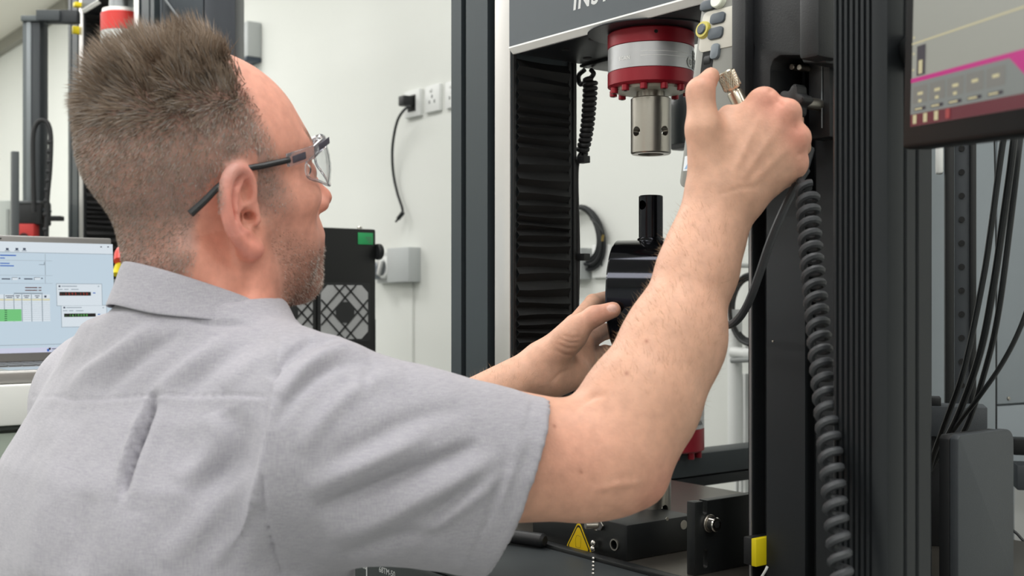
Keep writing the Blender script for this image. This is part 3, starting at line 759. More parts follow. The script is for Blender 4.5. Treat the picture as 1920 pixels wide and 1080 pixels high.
# bits at the extreme lower right
q = P(1900, 838, 1.72)
bb = thing('shelf_unit', 'black edged shelf with papers at the far lower right edge', 'shelf', (q.x, q.y, 0), math.radians(38))
MB().box((0, 0, q.z-0.012), (0.3, 0.03, q.z+0.012), BLACKM, 0.002).build('beam', bb)
MB().box((0.002, -0.02, q.z-0.06), (0.3, 0.03, q.z-0.024), GREYP, 0.002).build('front', bb)
MB().box((0, -0.05, q.z-0.17), (0.3, 0.07, q.z-0.155), GREYP, 0.002).build('shelf', bb)
MB().box((0.01, 0.06, q.z-0.15), (0.3, 0.068, q.z-0.06), WPLAST, 0.002).build('back_panel', bb)
for sx in (0.02, 0.27):
    MB().box((sx, 0.02, 0), (sx+0.02, 0.06, q.z-0.17), GREYP, 0.002).build('leg', bb)
pz = q.z-0.1545
mbp = bb.matrix_world
pa = MB().box((0.0, -0.04, 0), (0.09, 0.04, 0.004), mat('paper', 'd9dbd8', 0.7), 0.0005).build('paper_pad', None, Vector((q.x, q.y, pz)) + Vector((0.015, 0.03, 0.0)))
tag(pa, 'white paper pad lying on the dark shelf at the lower right edge', 'paper')
cable('thin_cable', 'short black cable curling over the papers at the lower right edge', [P(1892, 990, 1.66), P(1906, 1000, 1.65), P(1922, 1016, 1.64), P(1945, 1022, 1.63)], 0.002, CB)
# ================================================================ seen between the columns
# red cell and shelf of the neighbouring rig
d1 = 2.15
q = P(1262, 878, d1); 
bdir = Vector((0, 1, 0))
bm_ = thing('rear_beam', 'black beam on legs behind the machine below the second red cell', 'beam', (q.x, q.y, 0))
ztop, zbot = EYE+(CY-846)/FPX*d1, EYE+(CY-908)/FPX*d1
MB().box((0.0, -0.18, zbot), (0.05, 0.42, zbot+(ztop-zbot)*0.30), BLACKM, 0.002).build('lower_rail', bm_)
MB().box((-0.008, -0.18, zbot+(ztop-zbot)*0.34), (0.05, 0.42, ztop), BASEP, 0.002).build('upper_rail', bm_)
for yy in (-0.17, 0.38):
    MB().box((0.01, yy, 0), (0.04, yy+0.03, zbot), BLACKM, 0.002).build('leg', bm_)
q = P(1278, 800, d1-0.02)
zz = lambda py: (CY-py)/FPX*(d1)
lc3 = load_cell((q.x-0.004, q.y-0.02, EYE), (zz(690), zz(735), zz(797), zz(840)), 0.0575, 'dark red and silver load cell half hidden behind the raised forearm', REDA)
for i in range(10):
    a = 2*PI*i/10
    MB().cyl((0.047*math.cos(a), 0.047*math.sin(a), zz(852)), (0.047*math.cos(a), 0.047*math.sin(a), zz(839)), 0.006, REDA, seg=12, bevel=0.0008).build('bolt', lc3)
wrap_text('-100K', 0.012, INKB, lc3, 0.0577, math.atan2(-CA, SA)+0.55, zz(790))
MB().cyl((0, 0, zz(869)), (0, 0, zz(839)), 0.03, BLACKM, seg=24).build('pedestal', lc3)
# dark small monitor far behind the upper load cell
q = PY(1256, 282, 1.60)
mo = thing('rear_monitor', 'black monitor on the back wall behind the upper load cell', 'monitor', (q.x, q.y, q.z), math.radians(-8))
MB().box((0, 0, 0), (0.16, 0.03, 0.16), BLACKP, 0.004).build('casing', mo)
MB().box((0.006, -0.0015, 0.010), (0.154, 0.001, 0.155), mat('dark_glass', '14181a', 0.15), 0.0008).build('screen', mo)
MB().box((0.05, 0.03, 0.04), (0.11, WALL_Y-q.y-0.03, 0.1), BLACKP, 0.003).build('wall_bracket', mo)
# coil of cable hung on the wall
hk = thing('hung_cable', 'coil of black cable hung on the wall between the columns', 'cable', PY(1092, 395, WALL_Y))
o0 = PY(1092, 395, WALL_Y)
for k in range(5):
    pts = []
    cx_, cy_ = 1092+k*1.3, 438+k*2
    for i in range(28):
        a = 2*PI*i/28
        pts.append(PY(cx_+(28+k*2.0)*math.cos(a)+8*math.sin(a), cy_+(48+k*3)*math.sin(a), WALL_Y-0.012-0.007*(k % 3))-o0)
    MB().tube(pts, 0.0038, CB, 8, closed=True).build('loop', hk)
pts = [PY(1108, 410, WALL_Y-0.03), PY(1120, 420, WALL_Y-0.035), PY(1130, 433, WALL_Y-0.035), PY(1131, 440, WALL_Y-0.035)]
MB().tube(spline([p-o0 for p in pts], 6), 0.0034, CB, 8).build('tail', hk)
e = PY(1131, 440, WALL_Y-0.035)-o0
MB().cyl(e, e+Vector((-0.004, 0, -0.016)), 0.003, mat('brass', 'a58d52', 0.3, 0.9), seg=12).build('plug_tip', hk)
MB().cyl((0, -0.045, 0.01), (0, 0, 0.01), 0.004, STEEL, seg=12).build('hook', hk)
def wall_plate(name, label, px, py, wpx, hpx, m=WPLAST, depth=0.012, group=None, cat='socket'):
    a, b = PY(px-wpx/2, py, WALL_Y), PY(px+wpx/2, py, WALL_Y); c = PY(px, py, WALL_Y)
    d = (c.x*-SA+c.y*CA); h = hpx/FPX*d
    t = thing(name, label, cat, c, group=group)
    MB().box((-(b.x-a.x)/2, -depth, -h/2), ((b.x-a.x)/2, 0, h/2), m, 0.002, 2).build('plate', t)
    return t, (b.x-a.x)/2, h/2
t, w_, h_ = wall_plate('wall_socket', 'white wall socket behind the black column near the hung cable', 1133, 490, 34, 62)
for dx, dz, ww, hh in ((-0.3, -0.15, 0.003, 0.006), (0.1, -0.15, 0.003, 0.006), (-0.1, 0.2, 0.003, 0.006), (-0.3, 0.45, 0.006, 0.006)):
    MB().box((dx*w_*1.2-ww, -0.0128, dz*h_-hh), (dx*w_*1.2+ww, -0.0115, dz*h_+hh), mat('socket_hole', '707473', 0.6), 0.0003).build('pin_slot', t)
t, w_, h_ = wall_plate('junction_box', 'pale grey wall box just right of the bellows', 1093, 495, 34, 58, GPLAST, 0.04, cat='box')
MB().box((-w_*0.8, -0.042, -h_*0.8), (w_*0.8, -0.040, h_*0.8), GPLAST, 0.0005).build('cover', t)
# white pipes and black hose loops near the raised forearm
pp = thing('white_pipe', 'white pipe with a fitting on the wall behind the raised forearm', 'pipe', PY(1385, 640, WALL_Y-0.06))
o0 = PY(1385, 640, WALL_Y-0.06)
a, b = PY(1378, 580, WALL_Y-0.05)-o0, PY(1378, 900, WALL_Y-0.05)-o0
MB().cyl(b, a, 0.016, WPLAST, seg=24).build('riser', pp)
c = PY(1372, 660, WALL_Y-0.06)-o0; d = PY(1418, 664, WALL_Y-0.06)-o0
MB().cyl(c, d, 0.012, WPLAST, seg=20, bevel=0.002).build('elbow', pp)
a = PY(1400, 662, WALL_Y-0.06)-o0
MB().cyl(a, a+Vector((0.02, 0, 0)), 0.016, WPLAST, seg=20, bevel=0.002).build('collar', pp)
a = PY(1372, 676, WALL_Y-0.07)-o0; b = PY(1412, 674, WALL_Y-0.07)-o0
MB().cyl(a, b, 0.006, mat('grey_hose', '8e9190', 0.5), seg=14).build('grey_hose', pp)
wt = thing('white_trunking', 'white ribbed trunking down the wall beside the near column', 'trunking', PY(1398, 800, WALL_Y))
for k, px in enumerate((1384, 1393, 1401)):
    a = PY(px, 700, WALL_Y-0.004)-PY(1398, 800, WALL_Y)
    MB().box((a.x-0.004, -0.014, -0.5), (a.x+0.004, 0.0, a.z), WPLAST, 0.002).build('rib', wt)
hl_ = thing('hose_loop', 'black hose looped on the wall between forearm and near column', 'hose', PY(1400, 575, WALL_Y-0.05))
o0 = PY(1400, 575, WALL_Y-0.05)
for k in range(3):
    pts = [PY(1408+(34+3*k)*math.cos(a), 580+(58+4*k)*math.sin(a), WALL_Y-0.05-0.012*k)-o0 for a in [2*PI*i/30 for i in range(30)]]
    MB().tube(pts, 0.0048, CB, 8, closed=True).build('loop', hl_)
MB().cyl((0, -0.03, 0.09), (0, 0.05, 0.09), 0.006, WPLAST, seg=14, bevel=0.001).build('hook', hl_)
# ================================================================ wall behind the man's face
t, w_, h_ = wall_plate('wall_socket', 'white socket plate with a black plug in it', 779, 195, 29, 50, depth=0.014)
MB().box((-w_*0.45, -0.017, -h_*0.6), (w_*0.5, -0.0138, h_*0.62), BLACKS, 0.001).build('socket_well', t)
MB().box((-w_*0.35, -0.055, -h_*0.25), (w_*0.4, -0.016, h_*0.5), BLACKP, 0.004).build('plug', t)
c0 = PY(779, 195, WALL_Y)
cb_ = thing('plug_cable', 'loose black cable dangling down the wall from the plug', 'cable', c0)
pts = [PY(770, 199, WALL_Y-0.05), PY(757, 207, WALL_Y-0.06), PY(744, 230, WALL_Y-0.05), PY(736, 275, WALL_Y-0.03), PY(737, 322, WALL_Y-0.015), PY(745, 362, WALL_Y-0.012), PY(754, 390, WALL_Y-0.015), PY(754, 402, WALL_Y-0.02)]
MB().tube(spline([p-c0 for p in pts], 8), 0.0044, CB, 8).build('sheath', cb_)
a, b = PY(756, 398, WALL_Y-0.02)-c0, PY(742, 416, WALL_Y-0.03)-c0
MB().cyl(a, a.lerp(b, 0.7), 0.007, CB, seg=14, bevel=0.001).build('plug_body', cb_)
MB().cyl(a.lerp(b, 0.7), b, 0.0035, CB, seg=12).build('plug_tip', cb_)
for px, py, lab in ((816, 185, 'plain white three-pin wall socket right of the plugged one'), (854, 177, 'white wall socket half hidden by the dark machine column')):
    t, w_, h_ = wall_plate('wall_socket', lab, px, py, 27, 50)
    for dx, dz in ((-0.35, -0.25), (0.35, -0.25), (0, 0.15)):
        MB().box((dx*w_-0.003, -0.0128, dz*h_-0.005), (dx*w_+0.003, -0.0115, dz*h_+0.005), mat('socket_hole', '707473', 0.6), 0.0003).build('pin_slot', t)
    MB().box((-w_*0.3, -0.0155, h_*0.5), (w_*0.0, -0.012, h_*0.75), WPLAST, 0.001).build('rocker', t)
t, w_, h_ = wall_plate('junction_box', 'light grey box on the wall beside the round power outlet', 768, 497, 41, 64, GPLAST, 0.045, cat='box')
t, w_, h_ = wall_plate('power_outlet', 'off-white plate with a round power outlet and red wire by the black tower', 733, 502, 36, 58, mat('outlet_plate', 'c6c9c8', 0.5), 0.02)
MB().cyl((0.012, -0.042, 0), (0.012, -0.02, 0), 0.036, WPLAST, seg=32, bevel=0.004).build('outlet_ring', t)
MB().cyl((0.012, -0.0435, 0), (0.012, -0.0415, 0), 0.026, mat('outlet_dark', '5b6062', 0.6), seg=28).build('outlet_well', t)
mk = MB().box((-0.0065, -0.010, -0.026), (0.0065, 0.002, 0.026), WPLAST, 0.002).build('outlet_bar', t); mk.location = (0.012, -0.044, 0); mk.rotation_euler = (0, math.radians(25), 0)
MB().cyl((-0.040, -0.07, -0.01), (-0.040, -0.02, -0.01), 0.028, mat('plug_grey', '8f979f', 0.5), seg=24, bevel=0.004).build('grey_plug', t)
RW = mat('red_wire', 'd0492f', 0.5)
MB().tube(spline([(-0.035, -0.06, 0.062), (-0.022, -0.06, 0.052), (-0.028, -0.065, 0.035), (-0.010, -0.072, 0.0), (-0.010, -0.072, -0.02)], 6), 0.0035, RW, 8).build('red_wire', t)
MB().box((-0.037, -0.065, 0.050), (-0.015, -0.055, 0.064), RW, 0.002).build('red_clip', t)
# tall black equipment tower with fan filters
q = P(705, 430, 2.62)
tw = thing('equipment_tower', 'black equipment tower with square fan filters and a green label', 'cabinet', (q.x, q.y, BENCH_Z))
# its fan side faces +x, local y runs from the front corner backwards
TH = q.z-BENCH_Z; DW = 0.40
TB = mat('tower_black', '101112', 0.45)
MB().box((-0.22, -DW, 0.012), (0, 0, TH), TB, 0.004).build('casing', tw)
MB().box((-0.21, -DW+0.01, 0.0), (-0.01, -0.01, 0.012), BLACKP, 0.001).build('plinth', tw)
def tq(px, py):
    v = PXp(px, py, q.x)-Vector((q.x, q.y, BENCH_Z)); return v.y, v.z
FILT = mat('filter_foam', 'b4b5b6', 0.9, var=0.12, scale=400); FFR = mat('filter_frame', '2a2b2c', 0.55)
y1, z1 = tq(688, 535); y0, z0 = tq(600, 637)
fw, fh = y1-y0, z1-z0
for k in range(2):
    yc = (y0+y1)/2-k*(fw*1.17); zc_ = (z0+z1)/2
    def oct_(s, c): 
        a, b = fw/2*s, fh/2*s
        return [(-a+c, -b), (a-c, -b), (a, -b+c), (a, b-c), (a-c, b), (-a+c, b), (-a, b-c), (-a, -b+c)]
    MX_ = Matrix(((0, 0, 1, 0), (1, 0, 0, yc), (0, 1, 0, zc_), (0, 0, 0, 1)))
    MB().prism(rrect(-fw*0.56, fw*0.56, -fh*0.55, fh*0.55, 0.006), 0.0002, 0.0035, FFR, MX_).build('filter_frame', tw)
    MB().prism(oct_(1.0, 0.016), 0.0035, 0.0045, FILT, MX_).build('filter_pad', tw)
    g = MB(); s = fw*0.16; h = 0.0014
    # pinwheel of straight bars around a dark hub
    def bar(x0, z0_, x1, z1_):
        v = Vector((x1-x0, z1_-z0_)); L_ = v.length; a = math.atan2(v.y, v.x)
        g.box((0, -h, 0.0042), (L_, h, 0.007), FFR, 0, M=MX_ @ Matrix.Translation((x0, z0_, 0)) @ Matrix.Rotation(a, 4, 'Z'))
    A = fw/2
    off = 0.19*fw
    sy = fh/fw
    for sgn in (1, -1):
        for o_ in (off, -off, 0.36*fw, -0.36*fw):
            # lines x*sgn + z = o_*1.414, clipped to the pad
            c = o_*1.4142; ptsl = []
            for xx in (-A, A):
                v = c-sgn*xx
                if abs(v) <= A: ptsl.append((xx, v*sy))
            for vv in (-A, A):
                xx = (c-vv)*sgn
                if abs(xx) < A: ptsl.append((xx, vv*sy))
            if len(ptsl) >= 2:
                (xa_, za_), (xb_, zb2) = ptsl[0], ptsl[1]
                bar(xa_, za_, xb_, zb2)
    g.build('filter_grille', tw)
    rr_ = 0.205*fw
    MB().prism([(rr_*math.cos(PI*i/4+PI/8)*1.0, rr_*math.sin(PI*i/4+PI/8)*sy) for i in range(8)], 0.0046, 0.0075, FFR, MX_).build('filter_hub', tw)
a, b = tq(671, 458), tq(699, 437)
MB().box((0.0, a[0], a[1]), (0.0012, b[0], b[1]), mat('label_green', '35a865', 0.5), 0.0002).build('green_label', tw)
for k in range(3):
    MB().box((0.0011, a[0]+0.018+k*0.004, a[1]+0.014-k*0.005), (0.0015, b[0]-0.004, a[1]+0.016-k*0.005), mat('label_ink', '5d7a68', 0.5), 0).build('label_line', tw)
MB().box((-0.0002, -0.0026, 0.02), (0.0008, -0.0014, TH-0.2), FFR, 0).build('panel_seam', tw)
MB().cyl((0.0, 0.0, TH-0.05), (0.0, 0.012, TH-0.05), 0.018, BLACKP, seg=16, bevel=0.002).build('side_knob', tw)
MB().cyl((-0.02, -0.03, TH-0.002), (-0.02, -0.03, TH+0.006), 0.006, CHROME, seg=16, bevel=0.001).build('top_screw', tw)
# ================================================================ behind the man: panel, box, posts
q = P(455, 82, 4.6)
gb = thing('wall_box', 'pale grey flat box on the wall behind the blurred machine panel', 'box', (q.x, WALL_Y, q.z))
v = lambda px, py: PY(px, py, WALL_Y-0.06)-Vector((q.x, WALL_Y, q.z))
a, b = v(430, 118), v(464, 38)
MB().box((a.x, -0.06, a.z), (b.x, 0, b.z), GPLAST, 0.006).build('casing', gb)
MB().box((a.x, -0.065, a.z-0.018), (b.x, 0, a.z), mat('box_base', '3a4450', 0.5), 0.003).build('base_strip', gb)
q = P(300, 555, 2.90)
op = thing('machine_panel', 'dark slanted machine panel and post rising behind the spiky hair', 'panel', (q.x, q.y, 0), YAW)
k_ = 2.90/FPX
DP = mat('panel_dark', '3b4147', 0.45, 0.15)
MB().box((86*k_, -0.02, BENCH_Z+0.02), (145*k_, 0.08, 2.45), mat('panel_post_dark', '2c3036', 0.4, 0.2), 0.006).build('post', op)
MB().box((86*k_-0.02, -0.04, BENCH_Z), (145*k_+0.02, 0.10, BENCH_Z+0.02), BLACKM, 0.004).build('foot_plate', op)
zz = lambda py: EYE+(CY-py)*k_
MB().prism([(4*k_, zz(250)), (84*k_, zz(250)), (84*k_, zz(95)), (48*k_, zz(52)), (12*k_, zz(4)), (4*k_, zz(-20))], 0.0, 0.05, mat('panel_dark2', '2f3439', 0.5), Mp, 0.003).build('lower_plate', op)
MB().prism([(14*k_, zz(1)), (50*k_, zz(50)), (84*k_, zz(90)), (84*k_, zz(-60)), (14*k_, zz(-60))], -0.012, 0.05, DP, Mp, 0.003).build('upper_plate', op)
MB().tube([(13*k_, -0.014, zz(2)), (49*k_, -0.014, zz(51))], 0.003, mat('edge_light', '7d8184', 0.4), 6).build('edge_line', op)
MB().box((0.0, 0.0, zz(260)), (4*k_, 0.05, zz(-60)), DP, 0.001).build('side_plate', op)
# slim upright with top arm, clamp, chain and red block, left edge
q = P(40, 555, 3.35)
ps = thing('side_post', 'slim grey post with a top arm joined to the blurred machine', 'post', (q.x, q.y, 0), YAW)
k_ = 3.35/FPX; zz = lambda py: EYE+(CY-py)*k_
PS = mat('post_grey', '5a6062', 0.45, 0.3); PL = mat('post_light', '7f8588', 0.4, 0.4)
MB().box((2*k_, 0, BENCH_Z+0.25), (14*k_, 0.05, zz(36)), PS, 0.002).build('extrusion', ps)
MB().box((10*k_, -0.004, zz(385)), (19*k_, 0.02, zz(40)), PL, 0.002).build('light_rib', ps)
MB().box((19*k_, -0.002, BENCH_Z+0.25), (35*k_, 0.06, zz(36)), mat('post_dark', '35393c', 0.45, 0.3), 0.002).build('dark_rib', ps)
MB().box((1*k_, -0.01, zz(41)), (36*k_, 0.06, zz(30)), PS, 0.003).build('cap', ps)
MB().box((30*k_, -0.012, zz(40)), (74*k_, 0.02, zz(20)), mat('arm_grey', '3f4447', 0.5), 0.003).build('top_arm', ps)
MB().box((44*k_, 0.0, zz(42)), (104*k_, 0.03, zz(18)), mat('arm_dark', '2b2f32', 0.5), 0.003).build('cross_arm', ps)
MB().box((0, -0.03, zz(422)), (44*k_, 0.05, zz(380)), BLACKP, 0.004).build('clamp', ps)
MB().box((2*k_, -0.034, zz(383)), (43*k_, 0.05, zz(378)), mat('clamp_grey', '55585a', 0.5), 0.002).build('clamp_lid', ps)
MB().cyl((46*k_, -0.02, zz(395)), (46*k_, 0.03, zz(395)), 4*k_, GREYP, seg=16, bevel=0.002).build('knob', ps)
MB().box((36*k_, -0.01, zz(414)), (76*k_, 0.02, zz(405)), BLACKP, 0.002).build('cross_bar', ps)
rb = MB().box((-1*k_, -0.04, zz(470)), (34*k_, 0.05, zz(421)), REDA if False else mat('red_block_paint', 'b52f2c', 0.5), 0.004)
rb.prism([((16+9*math.cos(a))*k_, zz(447)+9*k_*math.sin(a)) for a in [2*PI*i/20 for i in range(20)]], -0.043, -0.039, mat('red_block_dark', '3a1a1a', 0.6), Mp)
rb.build('red_block', ps)
MB().box((-3*k_, -0.03, BENCH_Z+0.2305), (40*k_, 0.07, zz(470)), GREYP, 0.004).build('pedestal', ps)
ch = thing('cable_chain', 'black arched cable chain looping between the blurred posts', 'cable', (q.x, q.y, 0), YAW)
loop = [(39, 400), (37, 330), (36.5, 265), (42, 240), (53, 231), (64, 237), (69.5, 262), (68, 320), (63, 380), (61, 470)]
pts = spline([Vector((x*k_, -0.055, zz(y))) for x, y in loop], 10)
MB().tube(pts, 0.0065, BLACKP, 10).build('band', ch)
lk = MB()
for i in range(62, len(pts)-1, 3):
    lk.ball(pts[i]+Vector((-0.003, 0, 0)), 0.0085, BLACKP, 8)
lk.build('links', ch)
pt = P(28, 555, 3.1)
sp = MB().box((-0.009, -0.009, BENCH_Z+0.2305), (0.009, 0.009, EYE+(CY-284)/FPX*3.1), mat('thin_post', '4a4e50', 0.5), 0.002).build('thin_post', None, (pt.x, pt.y, 0))
tag(sp, 'thin dark square post standing left of the slim grey post', 'post')
pt = P(8, 420, 3.5)
gx = thing('grey_unit', 'pale grey cabinet top cut by the left edge above the laptop', 'cabinet', (pt.x, pt.y, 0), YAW)
k_ = 3.5/FPX
MB().box((-0.3, 0, BENCH_Z), (14*k_, 0.2, EYE+(CY-375)*k_), mat('pale_unit', 'b3bab5', 0.5), 0.006).build('casing', gx)
MB().box((4*k_, -0.004, BENCH_Z+0.03), (10*k_, 0.0, EYE+(CY-392)*k_), mat('pale_unit_dark', '8d9390', 0.5), 0.002).build('door_strip', gx)
# ================================================================ laptop on a white cabinet
CABX, CABY = -1.76, 0.0
ct = thing('white_cabinet', 'white topped cabinet with grey green drawer front under the laptop', 'cabinet', (-2.06, 0.42, 0))
ctop = EYE-0.1265
MB().box((-0.28, -0.36, ctop-0.058), (0.30, 0.34, ctop), mat('cabinet_white', 'dfe1dd', 0.45), 0.004).build('top', ct)
MB().box((-0.27, -0.35, 0.05), (0.27, 0.33, ctop-0.0585), mat('cabinet_side', '9aa39a', 0.5), 0.003).build('body', ct)
dz = (ctop-0.065-0.06)/4
for k in range(4):
    MB().box((0.27, -0.345, 0.06+k*dz+0.004), (0.288, 0.325, 0.06+(k+1)*dz-0.004), mat('drawer_green_grey', '98a397', 0.5), 0.003).build('drawer', ct)
MB().box((0.2705, -0.35, ctop-0.0645), (0.292, 0.33, ctop-0.0588), mat('gap_shade_dark', '3a403c', 0.7), 0.0005).build('painted_shade_strip', ct)  # dark strip painted in for the shade under the overhanging top
for sx in (-0.22, 0.22):
    for sy in (-0.3, 0.28): MB().box((sx-0.025, sy-0.025, 0), (sx+0.025, sy+0.025, 0.05), BLACKP, 0.003).build('foot', ct)
hx_, hy_ = -1.999, 0.675
lp = thing('laptop', 'open silver laptop showing a pale blue test program, left edge', 'laptop', (hx_, hy_, ctop))
LSIL = mat('laptop_silver', '9c9a97', 0.4, 0.6); LDK = mat('laptop_keys', '595a5c', 0.5); LBZ = mat('laptop_bezel', '858381', 0.45, 0.4)
Wl = 0.345
MB().box((-0.005, -Wl, 0.0), (0.222, 0, 0.019), LSIL, 0.004, 3).build('base', lp)
kb = MB().box((0.018, -Wl+0.02, 0.019), (0.122, -0.018, 0.0194), mat('key_deck', '77787a', 0.5), 0.0001).build('keyboard_deck', lp)
kk = MB()
for r in range(5):
    for c in range(15):
        y0 = -Wl+0.024+c*0.0203; x0 = 0.021+r*0.0198
        kk.box((x0, y0, 0.0194), (x0+0.0170, y0+0.0172, 0.0212), LDK, 0.0006, 1)
ko = kk.build('keys', lp); ko['kind'] = 'stuff'
MB().box((0.135, -Wl/2-0.05, 0.0188), (0.205, -Wl/2+0.055, 0.0194), mat('touchpad', '8a95a0', 0.35), 0.0002).build('touchpad', lp)
lid = bpy.data.objects.new('lid', None)   # replaced by mesh below
bpy.data.objects.remove(lid)
Hl = 0.207
lidM = MB().box((-0.004, -Wl, 0), (0.0035, 0, Hl), LBZ, 0.003, 3).build('lid', lp)
lidM.location = (-0.004, 0, 0.019); lidM.rotation_euler = (0, math.radians(-5), 0)
SX = 0.0038
def em(name, col, s=1.0):
    m = mat(name, col, 0.35, emit=col, estr=s*0.97, spec=0.2); m.node_tree.nodes['Principled BSDF'].inputs['Base Color'].default_value = (0.02, 0.02, 0.02, 1); return m
S0 = em('lcd_blue', 'd3e6f4', 0.8); S1 = em('lcd_white', 'e6f0f8', 0.85); S2 = em('lcd_lilac', 'd9dcf2', 0.85); S3 = em('lcd_green', '7fdc8b', 0.75); S4 = em('lcd_black', '1a1512', 0.5)
S5 = em('lcd_grey', 'a9b8c4', 0.7); S6 = em('lcd_text', '4a566e', 0.6); S7 = em('lcd_blue_text', '3d78d8', 0.7); S8 = em('lcd_red', 'b8382c', 0.8); S9 = em('lcd_dig_green', '6fd06a', 0.8); S10 = em('lcd_cream', 'f0ecc8', 0.8)
si = MB()
def sq(y0, y1, z0, z1, m, l=0): si.quad([(SX+l*0.00012, y0, z0), (SX+l*0.00012, y1, z0), (SX+l*0.00012, y1, z1), (SX+l*0.00012, y0, z1)], m)
Rm = lidM.matrix_basis.to_3x3(); Om = Vector((hx_, hy_, ctop))+Vector(lidM.location)
def lq(px, py):
    o = Vector((0, 0, EYE)); d = P(px, py, 1)-o; n = Rm @ Vector((1, 0, 0)); c = Om + Rm @ Vector((SX, 0, 0))
    t = (c-o).dot(n)/d.dot(n); v = Rm.inverted() @ (o+d*t-Om); return v.y, v.z
def sp_(x0, y0, x1, y1, m, l=1):
    """rectangle on the screen between two picture corners"""
    a, b = lq(x0, y1), lq(x1, y0)
    sq(a[0], b[0], a[1], b[1], m, l)
yl, zl0 = lq(0, 663); yr, zt0 = lq(211, 458)
ymin = -Wl+0.006
sq(ymin, yr, zl0, zt0, S0, 0)
sq(ymin, yr, zl0, lq(100, 651)[1], S2, 1)                       # task bar
sq(ymin, yr, lq(100, 646)[1], lq(100, 645)[1], S5, 2)
sq(ymin, yr, lq(100, 474)[1], zt0, S1, 1); sq(ymin, yr, lq(100, 475)[1], lq(100, 474)[1], S5, 2)
for x in (14, 32, 46): sp_(x-3, 465, x+2, 469, S6, 3); sp_(x-5, 469.5, x+4, 471, S5, 3)
sp_(188, 462, 191, 464, S6, 3); sp_(201, 462, 204, 464, S6, 3)
for a in ((0, 476, 85, 488), (0, 489, 85, 516), (0, 518, 85, 531)):
    sp_(a[2]-0.5, a[1], a[2], a[3], S5, 2); sq(ymin, lq(a[2], 0)[0], lq(40, a[3]+0.5)[1], lq(40, a[3])[1], S5, 2)
for x0, x1, y in ((0, 30, 478), (0, 9, 483), (0, 18, 493), (0, 26, 497.5)): sp_(x0, y, x1, y+1.7, S7, 3)
sp_(73, 496, 83, 496.6, S6, 3); sp_(82.5, 492, 83.2, 496.6, S6, 3)
for x0, x1 in ((3, 19), (45, 61)): sp_(x0, 522, x1, 524, S6, 3)
for x0 in (22, 64): sp_(x0, 520, x0+11, 525, S1, 3); sp_(x0, 520, x0+11, 520.6, S6, 4); sp_(x0, 520, x0+0.6, 525, S6, 4); sp_(x0+13, 521, x0+16, 523, S6, 3)
for y in (538.5, 543.5): sp_(47, y, 70, y+1.8, em('lcd_dark_red', '7a4a4a', 0.6), 3); sp_(72, y, 77.5, y+1.8, em('lcd_dark_red', '7a4a4a', 0.6), 3)
sq(ymin, lq(79, 0)[0], lq(40, 603)[1], lq(40, 552)[1], S1, 2)
sp_(26, 549, 80, 551.5, S5, 3)
for x0, x1 in ((10, 25), (29, 37), (44, 55), (65, 74)): sp_(x0, 554, x1, 555.5, S6, 4); sp_(x0+2, 557, x1-2, 558.5, S6, 4)
sq(ymin, lq(79, 0)[0], lq(40, 563.5)[1], lq(40, 560)[1], S10, 3)
for k in range(11): 
    y = 560+k*3.9
    sq(ymin, lq(79, 0)[0], lq(40, y+0.35)[1], lq(40, y)[1], S5, 4)
for x in (8, 26, 41, 59, 79): sp_(x, 552, x+0.4, 603, S5, 4)
sq(ymin, lq(26, 0)[0], lq(20, 602.5)[1], lq(20, 580)[1], S3, 5)
for k in range(6): sp_(8.5, 581+k*3.8, 13, 582.6+k*3.8, em('lcd_dark_green', '2f6a45', 0.6), 6)
sp_(83, 554, 87, 558, S6, 3)
for (x0, y0, dig, st) in ((107, 533, S8, '-.1593.150'), (116, 573, S9, '-.1610088')):
    sp_(x0-1, y0-1, x0+84, y0+41, S5, 6); sp_(x0, y0, x0+83, y0+40, S1, 7)
    sp_(x0+2.5, y0+2.2, x0+6, y0+5.4, S6, 8); sp_(x0+8, y0+3, x0+37, y0+4.6, S5, 8); sp_(x0+76, y0+3, x0+78.5, y0+5, S5, 8)
    for a in (2, 13, 26): sp_(x0+a, y0+9, x0+a+8+(a > 20)*6, y0+10.5, S5, 8)
    sp_(x0+4, y0+14.5, x0+63, y0+21.5, S4, 8); sp_(x0+67, y0+15.5, x0+71.5, y0+17.5, S7, 8)
si.build('screen_image', lidM, sm=False)
for (x0, y0, m_, st) in ((107, 533, S8, '-.1593.150'), (116, 573, S9, '-.1610088')):
    a, b = lq(x0+6, y0+20.6), lq(x0+62, y0+15.4)
    sz = (b[1]-a[1])*1.35
    o = lettering(st, sz, m_, None, (SX+0.0014, a[0], a[1]), (0, 1, 0), (0, 0, 1), name='digits', spacing=1.62, depth=0.00005); o.parent = lidM
for txt, px, py, s, m_ in (('Min. Temp', 3, 524.5, 3.4, S6), ('Max. Temp', 45, 524.5, 3.4, S6), ('System Class  0.5', 46, 541, 3.6, S6), ('Resolution Class  0.5', 43, 545.5, 3.6, S6)):
    pass
tb = MB(); 
a = lq(92, 655)
si2 = MB()
for x0, y0, x1, y1, m_ in ((88, 654, 92, 659, S7), (91, 652, 95, 656, S4), (97, 653, 108, 655, S6), (97, 657, 106, 658.5, S5)):
    c, d = lq(x0, y1), lq(x1, y0); si2.quad([(SX+0.0008, c[0], c[1]), (SX+0.0008, d[0], c[1]), (SX+0.0008, d[0], d[1]), (SX+0.0008, c[0], d[1])], m_)
si2.build('task_icons', lidM, sm=False)
MB().cyl((0.0034, -Wl*0.52, Hl-0.006), (0.0040, -Wl*0.52, Hl-0.006), 0.0014, BLACKS, seg=12).build('webcam', lidM)
